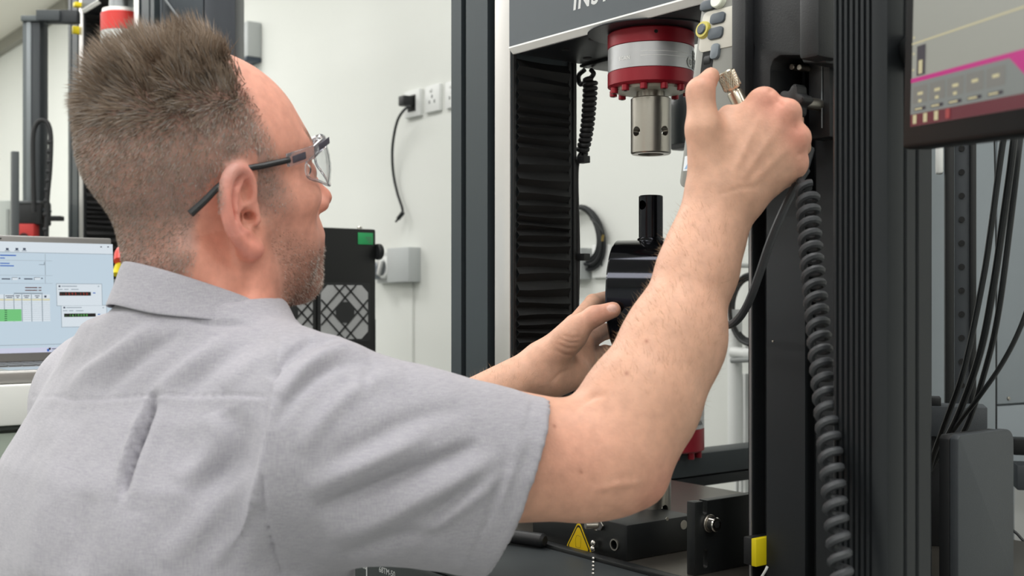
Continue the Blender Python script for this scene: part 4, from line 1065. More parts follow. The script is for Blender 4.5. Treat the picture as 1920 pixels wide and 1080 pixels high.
# red and yellow bits and a grey tray seen between collar and laptop
q = P(226, 480, 2.5)
kt = thing('hand_tool', 'red and yellow tool lying on a stand right of the laptop lid', 'tool', q)
MB().tube(spline([(-0.012, 0.02, 0.018), (0.0, 0.0, 0.008), (0.02, -0.01, -0.012)], 5), 0.011, mat('tool_red', 'cc3b32', 0.4), 12).build('red_grip', kt)
MB().tube(spline([(0.008, 0.0, -0.008), (0.014, -0.01, -0.028), (0.02, -0.015, -0.04)], 5), 0.009, YELL, 12).build('yellow_grip', kt)
ts = thing('tool_stand', 'dark grey stand behind the man\'s collar under the red tool', 'stand', (q.x, q.y, 0), YAW)
MB().box((-0.04, -0.03, q.z-0.09), (0.06, 0.05, q.z-0.05), mat('tool_stand_grey', '50575a', 0.5), 0.004).build('tray', ts)
MB().box((0.0, -0.01, BENCH_Z+0.02), (0.04, 0.03, q.z-0.09), BLACKP, 0.004).build('stem', ts)
MB().box((-0.04, -0.03, BENCH_Z), (0.06, 0.05, BENCH_Z+0.02), BLACKP, 0.004).build('foot', ts)
# ================================================================ blended-solid modeller for the figure
V3 = lambda *a: np.array(a, dtype=float)
def L3(px, py, d):                     # lens-frame point
    return V3((px-CX)/FPX*d, d, (CY-py)/FPX*d)
def smin(a, b, k):
    if k <= 0: return np.minimum(a, b)
    h = np.maximum(k-np.abs(a-b), 0)/k
    return np.minimum(a, b)-h*h*k*0.25
class Solid:
    def __init__(s): s.items = []
    def _put(s, lo, hi, fn, k, op): s.items.append((np.minimum(lo, hi), np.maximum(lo, hi), fn, k, op))
    def cone(s, a, b, ra, rb, k=0.01, op='+'):
        a, b = np.array(a, float), np.array(b, float); ba = b-a; L2 = max(ba@ba, 1e-12)
        def fn(p):
            pa = p-a; t = np.clip(pa@ba/L2, 0, 1)
            return np.linalg.norm(pa-t[:, None]*ba, axis=1)-(ra+(rb-ra)*t)
        m = max(ra, rb); s._put(np.minimum(a, b)-m, np.maximum(a, b)+m, fn, k, op); return s
    def chain(s, pts, rs, k=0.008, kin=None):
        for i in range(len(pts)-1): s.cone(pts[i], pts[i+1], rs[i], rs[i+1], k if i == 0 or kin is None else kin)
        return s
    def ell(s, c, r, A=None, k=0.01, op='+'):
        """ellipsoid; rows of A are its axes"""
        c = np.array(c, float); r = np.array(r, float); A = np.eye(3) if A is None else np.array(A)
        def fn(p):
            q = (p-c)@A.T
            k0 = np.linalg.norm(q/r, axis=1); k1 = np.linalg.norm(q/(r*r), axis=1)
            return k0*(k0-1)/np.maximum(k1, 1e-9)
        ext = np.sqrt(((A*r[:, None])**2).sum(0))
        s._put(c-ext, c+ext, fn, k, op); return s
    def raw(s, lo, hi, fn, k=0.01, op='+'):
        s._put(np.array(lo, float), np.array(hi, float), fn, k, op); return s
    def group(s, g, k):
        """another solid joined as one, so that its members blend on their own terms"""
        lo = np.min([i[0] for i in g.items], 0); hi = np.max([i[1] for i in g.items], 0)
        s._put(lo, hi, lambda p: g.eval(p, g.items), k, '+'); return s
    def eval(s, p, items):
        f = np.full(len(p), 0.5)
        for lo, hi, fn, k, op in items:
            d = fn(p)
            if op == '+': f = smin(f, d, k)
            else: f = -smin(-f, d, k)
        return f
    def mesh(s, h):
        B = 16
        lo = np.min([i[0] for i in s.items if i[4] == '+'], 0)-4*h; hi = np.max([i[1] for i in s.items if i[4] == '+'], 0)+4*h
        nb = np.ceil((hi-lo)/(h*B)).astype(int)
        DIM = nb*B+2
        ax = np.arange(B+1)*h
        gx, gy, gz = np.meshgrid(ax, ax, ax, indexing='ij'); loc = np.stack([gx.ravel(), gy.ravel(), gz.ravel()], 1)
        bi = np.stack(np.meshgrid(*[np.arange(n) for n in nb], indexing='ij'), -1).reshape(-1, 3)
        cen = lo+(bi+0.5)*B*h
        fc = s.eval(cen, s.items)
        bi = bi[np.abs(fc) < B*h*0.5*1.7321*1.7+0.016]
        off = np.array([(i, j, k) for i in (0, 1) for j in (0, 1) for k in (0, 1)])
        edges = [(a, b) for a in range(8) for b in range(a+1, 8) if np.abs(off[a]-off[b]).sum() == 1]
        keys = []; verts = []; quads = []
        def key(i): return (i[:, 0]*DIM[1]+i[:, 1])*DIM[2]+i[:, 2]
        for b in bi:
            o = lo+b*B*h
            blo, bhi = o-0.055, o+B*h+0.055
            it = [q for q in s.items if np.all(q[0] <= bhi) and np.all(q[1] >= blo)]
            if not it: continue
            v = s.eval(loc+o, it).reshape(B+1, B+1, B+1)
            sg = v < 0
            if sg.all() or not sg.any(): continue
            cnt = sum(sg[i:B+i, j:B+j, k:B+k].astype(int) for i, j, k in off)
            act = np.argwhere((cnt > 0) & (cnt < 8))
            c8 = np.stack([v[act[:, 0]+i, act[:, 1]+j, act[:, 2]+k] for i, j, k in off], 1)
            sm = np.zeros((len(act), 3)); n = np.zeros(len(act))
            for a, c in edges:
                m = (c8[:, a] < 0) != (c8[:, c] < 0)
                t = np.where(m, c8[:, a]/np.where(m, c8[:, a]-c8[:, c], 1), 0)
                sm += np.where(m[:, None], off[a]+t[:, None]*(off[c]-off[a]), 0); n += m
            verts.append(o+(act+sm/n[:, None])*h); keys.append(key(act+b*B))
            for axis in range(3):
                u, w = (axis+1) % 3, (axis+2) % 3
                sl0 = [slice(0, B)]*3; sl1 = list(sl0); sl1[axis] = slice(1, B+1)
                e = sg[tuple(sl0)] != sg[tuple(sl1)]
                id_ = np.argwhere(e)
                if not len(id_): continue
                ins = sg[id_[:, 0], id_[:, 1], id_[:, 2]]
                g = id_+b*B; du = np.zeros(3, int); du[u] = 1; dw = np.zeros(3, int); dw[w] = 1
                q = np.stack([key(g-du-dw), key(g-dw), key(g), key(g-du)], 1)
                q[~ins] = q[~ins][:, ::-1]
                quads.append(q)
        keys = np.concatenate(keys); verts = np.concatenate(verts); quads = np.concatenate(quads)
        keys, ix = np.unique(keys, return_index=True); verts = verts[ix]
        pos = np.searchsorted(keys, quads); pos = np.clip(pos, 0, len(keys)-1)
        good = (keys[pos] == quads).all(1)
        return verts, pos[good]
def vnormals(v, q):
    d1 = v[q[:, 2]]-v[q[:, 0]]; d2 = v[q[:, 3]]-v[q[:, 1]]
    n = np.cross(d1, d2); N = np.zeros_like(v)
    for i in range(4): 
        for c in range(3): N[:, c] += np.bincount(q[:, i], n[:, c], len(v))
    return N/np.maximum(np.linalg.norm(N, axis=1), 1e-12)[:, None]
def relax(v, q, n=2, w=0.5):
    for _ in range(n):
        s = np.zeros_like(v); c = np.zeros(len(v))
        for i in range(4):
            a, b = q[:, i], q[:, (i+1) % 4]
            for k in range(3):
                s[:, k] += np.bincount(a, v[b, k], len(v))+np.bincount(b, v[a, k], len(v))
            c += np.bincount(a, minlength=len(v))+np.bincount(b, minlength=len(v))
        v = v+w*(s/np.maximum(c, 1)[:, None]-v)
    return v
def pix(v):
    return np.stack([CX+FPX*v[:, 0]/v[:, 1], CY-FPX*v[:, 2]/v[:, 1]], 1)
def to_room(v):
    return np.stack([v[:, 0]*CA-v[:, 1]*SA, v[:, 0]*SA+v[:, 1]*CA, v[:, 2]+EYE], 1)
def polydist(p, line):
    """distance of 2-D points to a polyline, the sign of the side and the place along it (0..1)"""
    line = np.array(line, float); best = np.full(len(p), 1e9); side = np.zeros(len(p)); along = np.zeros(len(p))
    seg = np.linalg.norm(np.diff(line, axis=0), axis=1); cum = np.concatenate([[0], np.cumsum(seg)])
    for i in range(len(line)-1):
        a, b = line[i], line[i+1]; ab = b-a
        t = np.clip(((p-a)@ab)/(ab@ab), 0, 1); q = p-(a+t[:, None]*ab)
        d = np.linalg.norm(q, axis=1); m = d < best
        best = np.where(m, d, best); side = np.where(m, np.sign(ab[0]*q[:, 1]-ab[1]*q[:, 0]), side)
        along = np.where(m, (cum[i]+t*seg[i])/cum[-1], along)
    return best, side, along
def vnoise(p, scale, seed=0):
    """smooth value noise in 3-D, -1..1"""
    rs = np.random.RandomState(seed); T = rs.rand(4096)*2-1
    q = p*scale; i = np.floor(q).astype(int); f = q-i; f = f*f*(3-2*f); out = 0
    for a in (0, 1):
        for b in (0, 1):
            for c in (0, 1):
                hsh = ((i[:, 0]+a)*73856093 ^ (i[:, 1]+b)*19349663 ^ (i[:, 2]+c)*83492791) & 4095
                out = out+T[hsh]*np.where(a, f[:, 0], 1-f[:, 0])*np.where(b, f[:, 1], 1-f[:, 1])*np.where(c, f[:, 2], 1-f[:, 2])
    return out
def quads_to_mesh(name, v, q):
    me = bpy.data.meshes.new(name)
    me.vertices.add(len(v)); me.vertices.foreach_set('co', np.ascontiguousarray(v, dtype=np.float32).ravel())
    me.loops.add(q.size); me.loops.foreach_set('vertex_index', np.ascontiguousarray(q, dtype=np.int32).ravel())
    me.polygons.add(len(q)); me.polygons.foreach_set('loop_start', np.arange(0, q.size, q.shape[1], dtype=np.int32))
    me.update(calc_edges=True); me.validate()
    me.polygons.foreach_set('use_smooth', [True]*len(me.polygons))
    return me
def paint(me, name, col):
    a = me.color_attributes.new(name, 'FLOAT_COLOR', 'POINT')
    c = np.ones((len(col), 4), np.float32); c[:, :col.shape[1]] = col
    a.data.foreach_set('color', c.ravel())
# ================================================================ the man
# ---- head frame
hy, hpit, hrol = math.radians(42), math.radians(12), math.radians(-8)
HF = V3(math.cos(hy)*math.cos(hpit), math.sin(hy)*math.cos(hpit), math.sin(hpit))
HR = V3(math.sin(hy), -math.cos(hy), 0); HU = np.cross(HR, HF)
HR, HU = HR*math.cos(hrol)+HU*math.sin(hrol), HU*math.cos(hrol)-HR*math.sin(hrol)
HO = V3(-0.2755, 1.055, 0.088); HS = 1.045
HA = np.stack([HR, HF, HU])
def hp_(r, f, u): return HO+HS*(r*HR+f*HF+u*HU)
def to_head(p): return ((p-HO)@HA.T)/HS
def head_ray(px, py, r):
    """point of the head-frame plane (right = r) under a picture point, in head coordinates"""
    d = L3(px, py, 1.0); n = HR; t = ((HO+HS*r*HR)@n)/(d@n); return to_head((d*t)[None])[0]
# ---- torso frame
bpsi = math.radians(40)
BF = V3(math.cos(bpsi), math.sin(bpsi), 0); BR = V3(math.sin(bpsi), -math.cos(bpsi), 0); BU = V3(0, 0, 1)
BC = V3(-0.300, 1.085, 0)
def bp(r, f, z): return BC+r*BR+f*BF+V3(0, 0, z)
S_R = L3(590, 788, 0.958); S_L = bp(-0.188, 0.0, -0.108)
def build_body():
    S = Solid()
    he = lambda c, r, k=0.012, op='+': S.ell(hp_(*c), np.array(r)*HS, HA, k*HS, op)
    hc = lambda a, b, ra, rb, k=0.01: S.cone(hp_(*a), hp_(*b), ra*HS, rb*HS, k*HS)
    # skull, brow, cheeks, jaw
    he((0, -0.008, 0.049), (0.0765, 0.0915, 0.079))
    he((0, 0.030, 0.036), (0.064, 0.057, 0.054), 0.03)
    he((0, 0.068, 0.034), (0.052, 0.026, 0.018), 0.02)
    he((0, 0.040, -0.030), (0.060, 0.050, 0.058), 0.03)
    for sx in (-1, 1):
        he((sx*0.050, 0.050, -0.006), (0.020, 0.032, 0.020), 0.02)
        hc((sx*0.056, 0.005, -0.030), (sx*0.052, 0.014, -0.064), 0.016, 0.015, 0.02)
        hc((sx*0.052, 0.014, -0.064), (sx*0.018, 0.076, -0.087), 0.015, 0.015, 0.02)
        he((sx*0.038, 0.050, -0.050), (0.022, 0.030, 0.032), 0.02)
    he((0, 0.081, -0.086), (0.024, 0.015, 0.017), 0.014)
    hc((0, 0.02, -0.070), (0, 0.075, -0.086), 0.030, 0.016, 0.03)
    he((0, 0.084, -0.048), (0.034, 0.024, 0.034), 0.018)
    # nose
    hc((0, 0.092, 0.024), (0, 0.1115, -0.014), 0.0085, 0.0105, 0.010)
    he((0, 0.1165, -0.018), (0.0105, 0.0115, 0.0095), 0.006)
    for sx in (-1, 1): he((sx*0.0125, 0.106, -0.022), (0.0075, 0.011, 0.0075), 0.006)
    # eye hollows, eyeballs and lids
    for sx in (-1, 1):
        he((sx*0.033, 0.104, 0.012), (0.018, 0.016, 0.011), 0.012, '-')
        he((sx*0.032, 0.0790, 0.012), (0.0135, 0.0135, 0.0125), 0.003)
        hc((sx*0.020, 0.090, 0.017), (sx*0.045, 0.081, 0.015), 0.0038, 0.0038, 0.004)
        hc((sx*0.021, 0.088, 0.005), (sx*0.044, 0.080, 0.006), 0.0036, 0.0036, 0.004)
    # lips
    hc((-0.018, 0.0985, -0.0485), (0.018, 0.0985, -0.0485), 0.0048, 0.0048, 0.006)
    hc((-0.015, 0.0975, -0.0590), (0.015, 0.0975, -0.0590), 0.0055, 0.0055, 0.006)
    he((0, 0.1060, -0.0535), (0.024, 0.006, 0.0016), 0.003, '-')
    # ears
    for sx in (-1, 1):
        def E(b, u, o=0.0):     # b backwards, u upwards, o outwards from the ear's plane
            return (sx*(0.0705+0.44*b+1.0*o), 0.004-1.02*b+0.43*o, 1.07*u-0.14*b-0.002)
        ea = Solid()
        ec = lambda a, b, ra, rb, k=0.004: ea.cone(hp_(*a), hp_(*b), ra*HS, rb*HS, k)
        out = [(0.004, 0.006), (0.004, 0.018), (0.010, 0.029), (0.021, 0.034), (0.031, 0.029), (0.036, 0.016), (0.035, 0.001), (0.030, -0.012), (0.021, -0.023), (0.012, -0.031), (0.005, -0.031)]
        rad = [0.0030, 0.0036, 0.0042, 0.0044, 0.0044, 0.0042, 0.0040, 0.0040, 0.0046, 0.0060, 0.0050]
        so = spline([Vector((b, u, r_)) for (b, u), r_ in zip(out, rad)], 4)
        for a_, b_ in zip(so, so[1:]): ec(E(a_[0], a_[1], 0.004), E(b_[0], b_[1], 0.004), a_[2], b_[2])
        AE = np.stack([HA.T@np.array([sx*0.40, -0.92, -0.12]), HA.T@np.array([sx*0.92, 0.40, 0]), HU])
        AE = AE/np.linalg.norm(AE, axis=1)[:, None]
        ea.ell(hp_(*E(0.017, 0.001, -0.001)), np.array((0.019, 0.0042, 0.031))*HS, AE, 0.004)
        anti = [(0.014, 0.024), (0.022, 0.018), (0.0265, 0.006), (0.025, -0.006), (0.018, -0.015), (0.011, -0.018)]
        for i in range(5): ec(E(*anti[i], 0.003), E(*anti[i+1], 0.003), 0.0034, 0.0034, 0.003)
        ec(E(0.002, 0.001, 0.003), E(0.003, -0.010, 0.004), 0.0042, 0.0045)
        ec(E(0.004, 0.006, 0.002), E(0.016, 0.003, 0.0), 0.0025, 0.0022)
        ea.ell(hp_(*E(0.0120, -0.006, 0.003)), np.array((0.0070, 0.0095, 0.0085))*HS, AE, 0.002, '-')
        ea.ell(hp_(*E(0.010, 0.015, 0.003)), np.array((0.0045, 0.0075, 0.009))*HS, AE, 0.003, '-')
        ea.ell(hp_(*E(0.0305, 0.012, 0.0035)), np.array((0.0022, 0.003, 0.017))*HS, AE, 0.002, '-')
        ea.cone(hp_(*E(0.0085, -0.0065, 0.004)), hp_(sx*0.056, 0.002, -0.008), 0.0040, 0.0030, 0.002, '-')
        ea.ell(hp_(*E(0.010, -0.026, 0.002)), np.array((0.0085, 0.0050, 0.0085))*HS, AE, 0.004)
        S.group(ea, 0.008)
        S.cone(hp_(*E(0.0085, -0.0065, 0.005)), hp_(sx*0.058, 0.002, -0.008), 0.0042*HS, 0.0030, 0.002, '-')
    # neck and shoulders
    n0 = hp_(0, -0.022, -0.035); n1 = L3(388, 640, 1.045)
    S.cone(n0, n1, 0.056, 0.061, 0.03)
    S.cone(hp_(0, 0.005, -0.060), L3(410, 650, 1.06), 0.046, 0.052, 0.03)
    S.cone(hp_(0.050, -0.045, -0.035), L3(430, 660, 1.03), 0.016, 0.016, 0.02)
    S.cone(L3(372, 655, 1.045), S_R+V3(-0.02, 0.01, 0.0), 0.05, 0.052, 0.04)
    S.cone(L3(372, 655, 1.045), S_L, 0.05, 0.052, 0.04)
    A = np.stack([BR, BF, BU])
    S.ell(bp(0, 0.005, -0.23), (0.165, 0.105, 0.19), A, 0.05)
    S.ell(bp(0, -0.01, -0.50), (0.150, 0.105, 0.22), A, 0.05)
    # right arm
    E_R = L3(1158, 862, 1.005)
    S.cone(S_R, E_R, 0.055, 0.042, 0.03)
    S.cone(L3(790, 880, 0.965), L3(1090, 892, 0.99), 0.048, 0.033, 0.03)
    S.cone(L3(1090, 892, 0.99), L3(1192, 896, 1.002), 0.033, 0.0190, 0.015)
    S.cone(L3(1192, 900, 1.002), L3(1211, 906, 1.004), 0.0170, 0.0135, 0.010)
    S.cone(L3(1146, 850, 0.995), L3(1196, 762, 1.018), 0.040, 0.0465, 0.03)
    S.cone(L3(1196, 762, 1.018), L3(1260, 640, 1.045), 0.0465, 0.0410, 0.02)
    S.cone(L3(1228, 745, 1.03), L3(1284, 640, 1.05), 0.036, 0.031, 0.02)
    S.cone(L3(1260, 640, 1.045), L3(1310, 500, 1.072), 0.0410, 0.0330, 0.02)
    S.cone(L3(1310, 500, 1.072), L3(1338, 415, 1.088), 0.0330, 0.0265, 0.02)
    S.cone(L3(1318, 440, 1.082), L3(1332, 380, 1.090), 0.0245, 0.0225, 0.02)
    S.cone(L3(1345, 440, 1.086), L3(1375, 375, 1.095), 0.0225, 0.0210, 0.02)
    S.ell(L3(1398, 378, 1.088), (0.010, 0.010, 0.010), None, 0.012)
    # right hand, closed around the pin
    H = Solid()
    mc = [L3(1428, 193, 1.096), L3(1470, 217, 1.090), L3(1490, 264, 1.092), L3(1487, 312, 1.098)]
    cp = [L3(1345, 335, 1.092), L3(1362, 345, 1.088), L3(1382, 355, 1.090), L3(1400, 362, 1.094)]
    for c, m, rc, rm in zip(cp, mc, (0.021, 0.021, 0.021, 0.019), (0.0140, 0.0150, 0.0140, 0.0125)):
        H.cone(c, m, rc, rm, 0.014)
    for m, r in zip(mc, (0.0105, 0.0115, 0.0105, 0.0095)):
        H.ell(m+V3(0.003, -0.006, 0.003), (r, r*0.9, r), None, 0.006)
    H.cone(L3(1345, 290, 1.10), L3(1415, 225, 1.105), 0.019, 0.014, 0.014)
    H.cone(L3(1430, 280, 1.11), L3(1465, 250, 1.112), 0.018, 0.012, 0.014)
    th = [L3(1330, 335, 1.088), L3(1319, 243, 1.082), L3(1313, 172, 1.086), L3(1333, 143, 1.104)]
    H.cone(th[0], th[1], 0.0185, 0.0160, 0.014); H.cone(th[1], th[2], 0.0150, 0.0128, 0.008); H.cone(th[2], th[3], 0.0122, 0.0085, 0.006)
    H.cone(L3(1338, 275, 1.094), L3(1362, 210, 1.102), 0.014, 0.006, 0.016)
    fing = [(L3(1444, 196, 1.138), L3(1412, 216, 1.150), L3(1382, 226, 1.135)),
            (L3(1484, 226, 1.136), L3(1446, 250, 1.152), L3(1408, 258, 1.134)),
            (L3(1499, 276, 1.136), L3(1458, 300, 1.150), L3(1420, 303, 1.133)),
            (L3(1490, 326, 1.134), L3(1455, 345, 1.146), L3(1425, 343, 1.130))]
    for m, (a, b, c), r in zip(mc, fing, (0.0108, 0.0112, 0.0106, 0.0094)):
        g = Solid(); g.cone(m, a, r*1.15, r, 0.004); g.cone(a, b, r, r*0.9, 0.003); g.cone(b, c, r*0.9, r*0.78, 0.003)
        H.group(g, 0.0045)
    S.group(H, 0.016)
    # left arm and hand under the drum
    W_L = L3(1008, 692, 1.412); E_L = L3(690, 874, 1.30)
    S.cone(S_L, E_L, 0.054, 0.042, 0.02)
    S.cone(E_L, E_L+(W_L-E_L)*0.45, 0.041, 0.0335, 0.02); S.cone(E_L+(W_L-E_L)*0.45, W_L, 0.0335, 0.0262, 0.02)
    G = Solid()
    mcl = [L3(1078, 610, 1.432), L3(1092, 642, 1.446), L3(1096, 672, 1.448), L3(1090, 702, 1.440)]
    for m, rm, c in zip(mcl, (0.0135, 0.0140, 0.0135, 0.0125), (L3(1022, 672, 1.408), L3(1028, 686, 1.414), L3(1030, 700, 1.416), L3(1028, 714, 1.412))):
        G.cone(c, m, 0.0200, rm, 0.014)
    G.cone(L3(1026, 676, 1.398), L3(1072, 630, 1.385), 0.0215, 0.0175, 0.016)
    G.cone(L3(1030, 712, 1.402), L3(1078, 700, 1.418), 0.019, 0.016, 0.016)
    t = Solid()
    t.cone(L3(1066, 632, 1.385), L3(1082, 614, 1.384), 0.0165, 0.0140, 0.008)
    t.cone(L3(1082, 614, 1.384), L3(1114, 593, 1.383), 0.0138, 0.0120, 0.006); t.cone(L3(1114, 593, 1.383), L3(1149, 581, 1.386), 0.0120, 0.0098, 0.005)
    G.group(t, 0.010)
    fl = [(L3(1112, 567, 1.492), L3(1150, 556, 1.545), L3(1190, 556, 1.555)), (L3(1132, 622, 1.520), L3(1172, 618, 1.560), L3(1205, 615, 1.555)),
          (L3(1134, 662, 1.515), L3(1172, 662, 1.550), L3(1202, 656, 1.548)), (L3(1122, 700, 1.500), L3(1155, 704, 1.530), L3(1182, 696, 1.532))]
    for m, (a, b, c), r in zip(mcl, fl, (0.0106, 0.0108, 0.0104, 0.0092)):
        g = Solid(); g.cone(m, a, r*1.15, r, 0.004); g.cone(a, b, r, r*0.9, 0.003); g.cone(b, c, r*0.9, r*0.78, 0.003)
        G.group(g, 0.0045)
    S.group(G, 0.014)
    return S
PERSON_AT = to_room((BC+V3(0, 0, -EYE))[None])[0]
def skin_mesh():
    v, q = build_body().mesh(0.0021)
    v = relax(v, q, 3, 0.45)
    n = vnormals(v, q)
    hd = to_head(v); px = pix(v)
    front = (n*v).sum(1) < 0
    # creases on the left wrist and thenar, tendons and knuckle folds on the right hand
    def groove(line, w, amp, dlo, dhi, taper=True):
        nonlocal v
        d, s, t = polydist(px, line)
        m = front & (v[:, 1] > dlo) & (v[:, 1] < dhi)
        e = np.where(m, np.exp(-(d/w)**2)*(np.sin(np.clip(t, 0, 1)*PI)**0.5 if taper else 1), 0)
        v = v+n*(e*amp)[:, None]
    for ln in ([(1052, 628), (1072, 634), (1088, 632)], [(1046, 634), (1068, 643), (1088, 642)], [(1042, 643), (1062, 653), (1082, 654)], [(1040, 655), (1058, 665), (1076, 668)]):
        groove(ln, 2.2, -0.0011, 1.3, 1.5)
    groove([(1030, 720), (1050, 700), (1078, 690)], 3, -0.001, 1.3, 1.5)
    for ln in ([(1372, 330), (1428, 215)], [(1392, 335), (1462, 235)], [(1408, 345), (1480, 275)]): groove(ln, 7, 0.0011, 1.0, 1.15)
    for ln in ([(1455, 185), (1468, 200)], [(1490, 235), (1500, 248)], [(1497, 285), (1505, 292)], [(1440, 175), (1452, 165)]): groove(ln, 4, -0.0012, 1.0, 1.15)
    groove([(1345, 365), (1390, 352), (1425, 350)], 4, -0.0008, 1.0, 1.15)
    groove([(1110, 920), (1160, 908), (1205, 905)], 7, 0.0014, 0.9, 1.1)
    groove([(1075, 770), (1110, 745), (1140, 738)], 6, -0.0015, 0.9, 1.1)
    # colour that belongs to the skin itself
    c = np.tile(np.array([[0.675, 0.398, 0.280]]), (len(v), 1))
    def mixc(m, col):
        nonlocal c
        m = np.clip(m, 0, 1)[:, None]; c = c*(1-m)+np.array(col)[None]*m
    r, f, u = hd[:, 0], hd[:, 1], hd[:, 2]
    ishead = (u > -0.13) & (u < 0.16) & (np.abs(r) < 0.13) & (np.abs(f) < 0.15)
    n1 = vnoise(v, 60, 1); n2 = vnoise(v, 220, 2); n3 = vnoise(v, 18, 3)
    mixc(0.16+0.14*n3, (0.66, 0.335, 0.235))
    sm = lambda a, b, x: np.clip((x-a)/(b-a), 0, 1)
    # face and neck a little redder
    mixc(np.where(ishead, 0.70, 0), (0.76, 0.335, 0.255))
    ear = ishead & (np.abs(r) > 0.0755) & (f < 0.018) & (f > -0.045) & (u < 0.05) & (u > -0.045)
    mixc(np.where(ear, 0.75*sm(0.074, 0.084, np.abs(r)), 0), (0.76, 0.30, 0.24))
    mixc(np.where(ishead, 0.5*np.exp(-((f-0.118)**2+(u+0.02)**2+r**2)/0.018**2), 0), (0.62, 0.2, 0.15))
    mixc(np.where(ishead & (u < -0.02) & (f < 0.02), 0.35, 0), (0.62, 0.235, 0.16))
    # lips, stubble, brows, cropped scalp
    mixc(np.where(ishead & (f > 0.088) & (np.abs(r) < 0.024), 0.7*np.exp(-((u+0.0535)/0.010)**2), 0), (0.55, 0.2, 0.17))
    edge = -0.012-0.030*sm(0.03, 0.085, f)
    beard = sm(0, 0.022, edge-u)*sm(0.006, 0.026, f)*sm(-0.125, -0.112, u)
    side = sm(0.02, -0.012, u)*sm(0.008, 0.016, f)*sm(0.048, 0.036, f)*(np.abs(r) > 0.055)
    bm_ = np.clip(np.maximum(beard, side*0.8), 0, 1)*ishead*(0.66+0.22*vnoise(v, 480, 9)+0.10*n1)
    mixc(bm_*0.72, (0.250, 0.150, 0.115))
    mixc(np.where(ishead, 0.55*beard*np.exp(-((f-0.075)**2+(u+0.085)**2)/0.034**2), 0), (0.17, 0.105, 0.08))
    mixc(np.where(ishead, beard*np.exp(-((f-0.086)**2+(u+0.09)**2)/0.02**2)*0.35*(n2 > 0.1), 0), (0.62, 0.58, 0.52))
    # hair region: behind the front hairline, above the nape and round the ears
    hl = hair_mask(hd)
    mixc(np.where(ishead, hl*(0.66+0.12*n2+0.14*n1), 0), (0.290, 0.212, 0.188))
    brow = ishead & (np.abs(r) > 0.010) & (np.abs(r) < 0.052) & (f > 0.066)
    mixc(np.where(brow, 0.85*np.exp(-((u-0.0445-0.03*np.abs(r))/0.0070)**2), 0), (0.16, 0.10, 0.07))
    for sx in (-1, 1):
        de = np.sqrt((r-sx*0.032)**2+(f-0.079)**2+(u-0.012)**2)
        eb = ishead & (np.abs(u-0.0115) < 0.0062) & (np.abs(r-sx*0.032) < 0.0115) & (f > 0.084)
        mixc(np.where(eb, 0.95, 0), (0.80, 0.76, 0.72))
        mixc(np.where(eb & ((r-sx*0.032)**2+(u-0.012)**2 < 0.0056**2), 1, 0), (0.10, 0.13, 0.15))
    # knuckles and finger tips redder; nail of the left thumb
    for p_, w, a in ((L3(1060, 850, 0.93), 0.06, 0.30), (L3(1470, 205, 1.08), 0.02, 0.5), (L3(1495, 255, 1.08), 0.016, 0.6), (L3(1432, 185, 1.085), 0.016, 0.4), (L3(1318, 150, 1.085), 0.02, 0.35), (L3(1225, 915, 0.985), 0.03, 0.45), (L3(1140, 583, 1.36), 0.03, 0.45), (L3(1505, 300, 1.09), 0.015, 0.4)):
        mixc(a*np.exp(-((v-p_)**2).sum(1)/w**2), (0.70, 0.25, 0.19))
    nail = ((px[:, 0]-1148)/10.5)**2+((px[:, 1]-577)/7.5)**2
    mixc(np.where(front & (v[:, 1] > 1.33) & (v[:, 1] < 1.42) & (nail < 1), 0.7, 0), (0.80, 0.52, 0.44))
    v = v-n*(np.where(front & (v[:, 1] > 1.33) & (v[:, 1] < 1.42), 0.0007*np.exp(-((np.sqrt(nail)-1)/0.22)**2), 0))[:, None]
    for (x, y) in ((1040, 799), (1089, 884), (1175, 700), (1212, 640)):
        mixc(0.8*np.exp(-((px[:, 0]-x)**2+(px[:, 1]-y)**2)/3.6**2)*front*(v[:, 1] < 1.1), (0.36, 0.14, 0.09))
    return v, q, n, c, hl
def hair_mask(hd):
    r, f, u = hd[:, 0], hd[:, 1], hd[:, 2]
    ar = np.abs(r)
    sm = lambda a, b, x: np.clip((x-a)/(b-a), 0, 1)
    # front line on top, receding at the temples, then down in front of the ear
    fl = 0.014-0.10*np.maximum(ar-0.028, 0)+0.30*np.maximum(0.095-u, 0)
    fl = np.minimum(fl, 0.046)
    m = sm(0.009, -0.009, f-fl)
    low = np.where(f > 0.012, -0.004, np.where(f > -0.040, 0.036-0.30*np.maximum(0.012-f, 0)*0, -0.058))
    # round the ear: clear skin around the helix and behind it
    low = np.where(f > 0.010, -0.008, np.interp(f, [-0.14, -0.075, -0.055, -0.042, -0.030, 0.010], [-0.072, -0.066, -0.050, -0.018, 0.022, 0.040]))
    m = m*sm(-0.008, 0.014, u-low)
    return m
SKIN = bpy.data.materials.new('skin'); SKIN.use_nodes = True
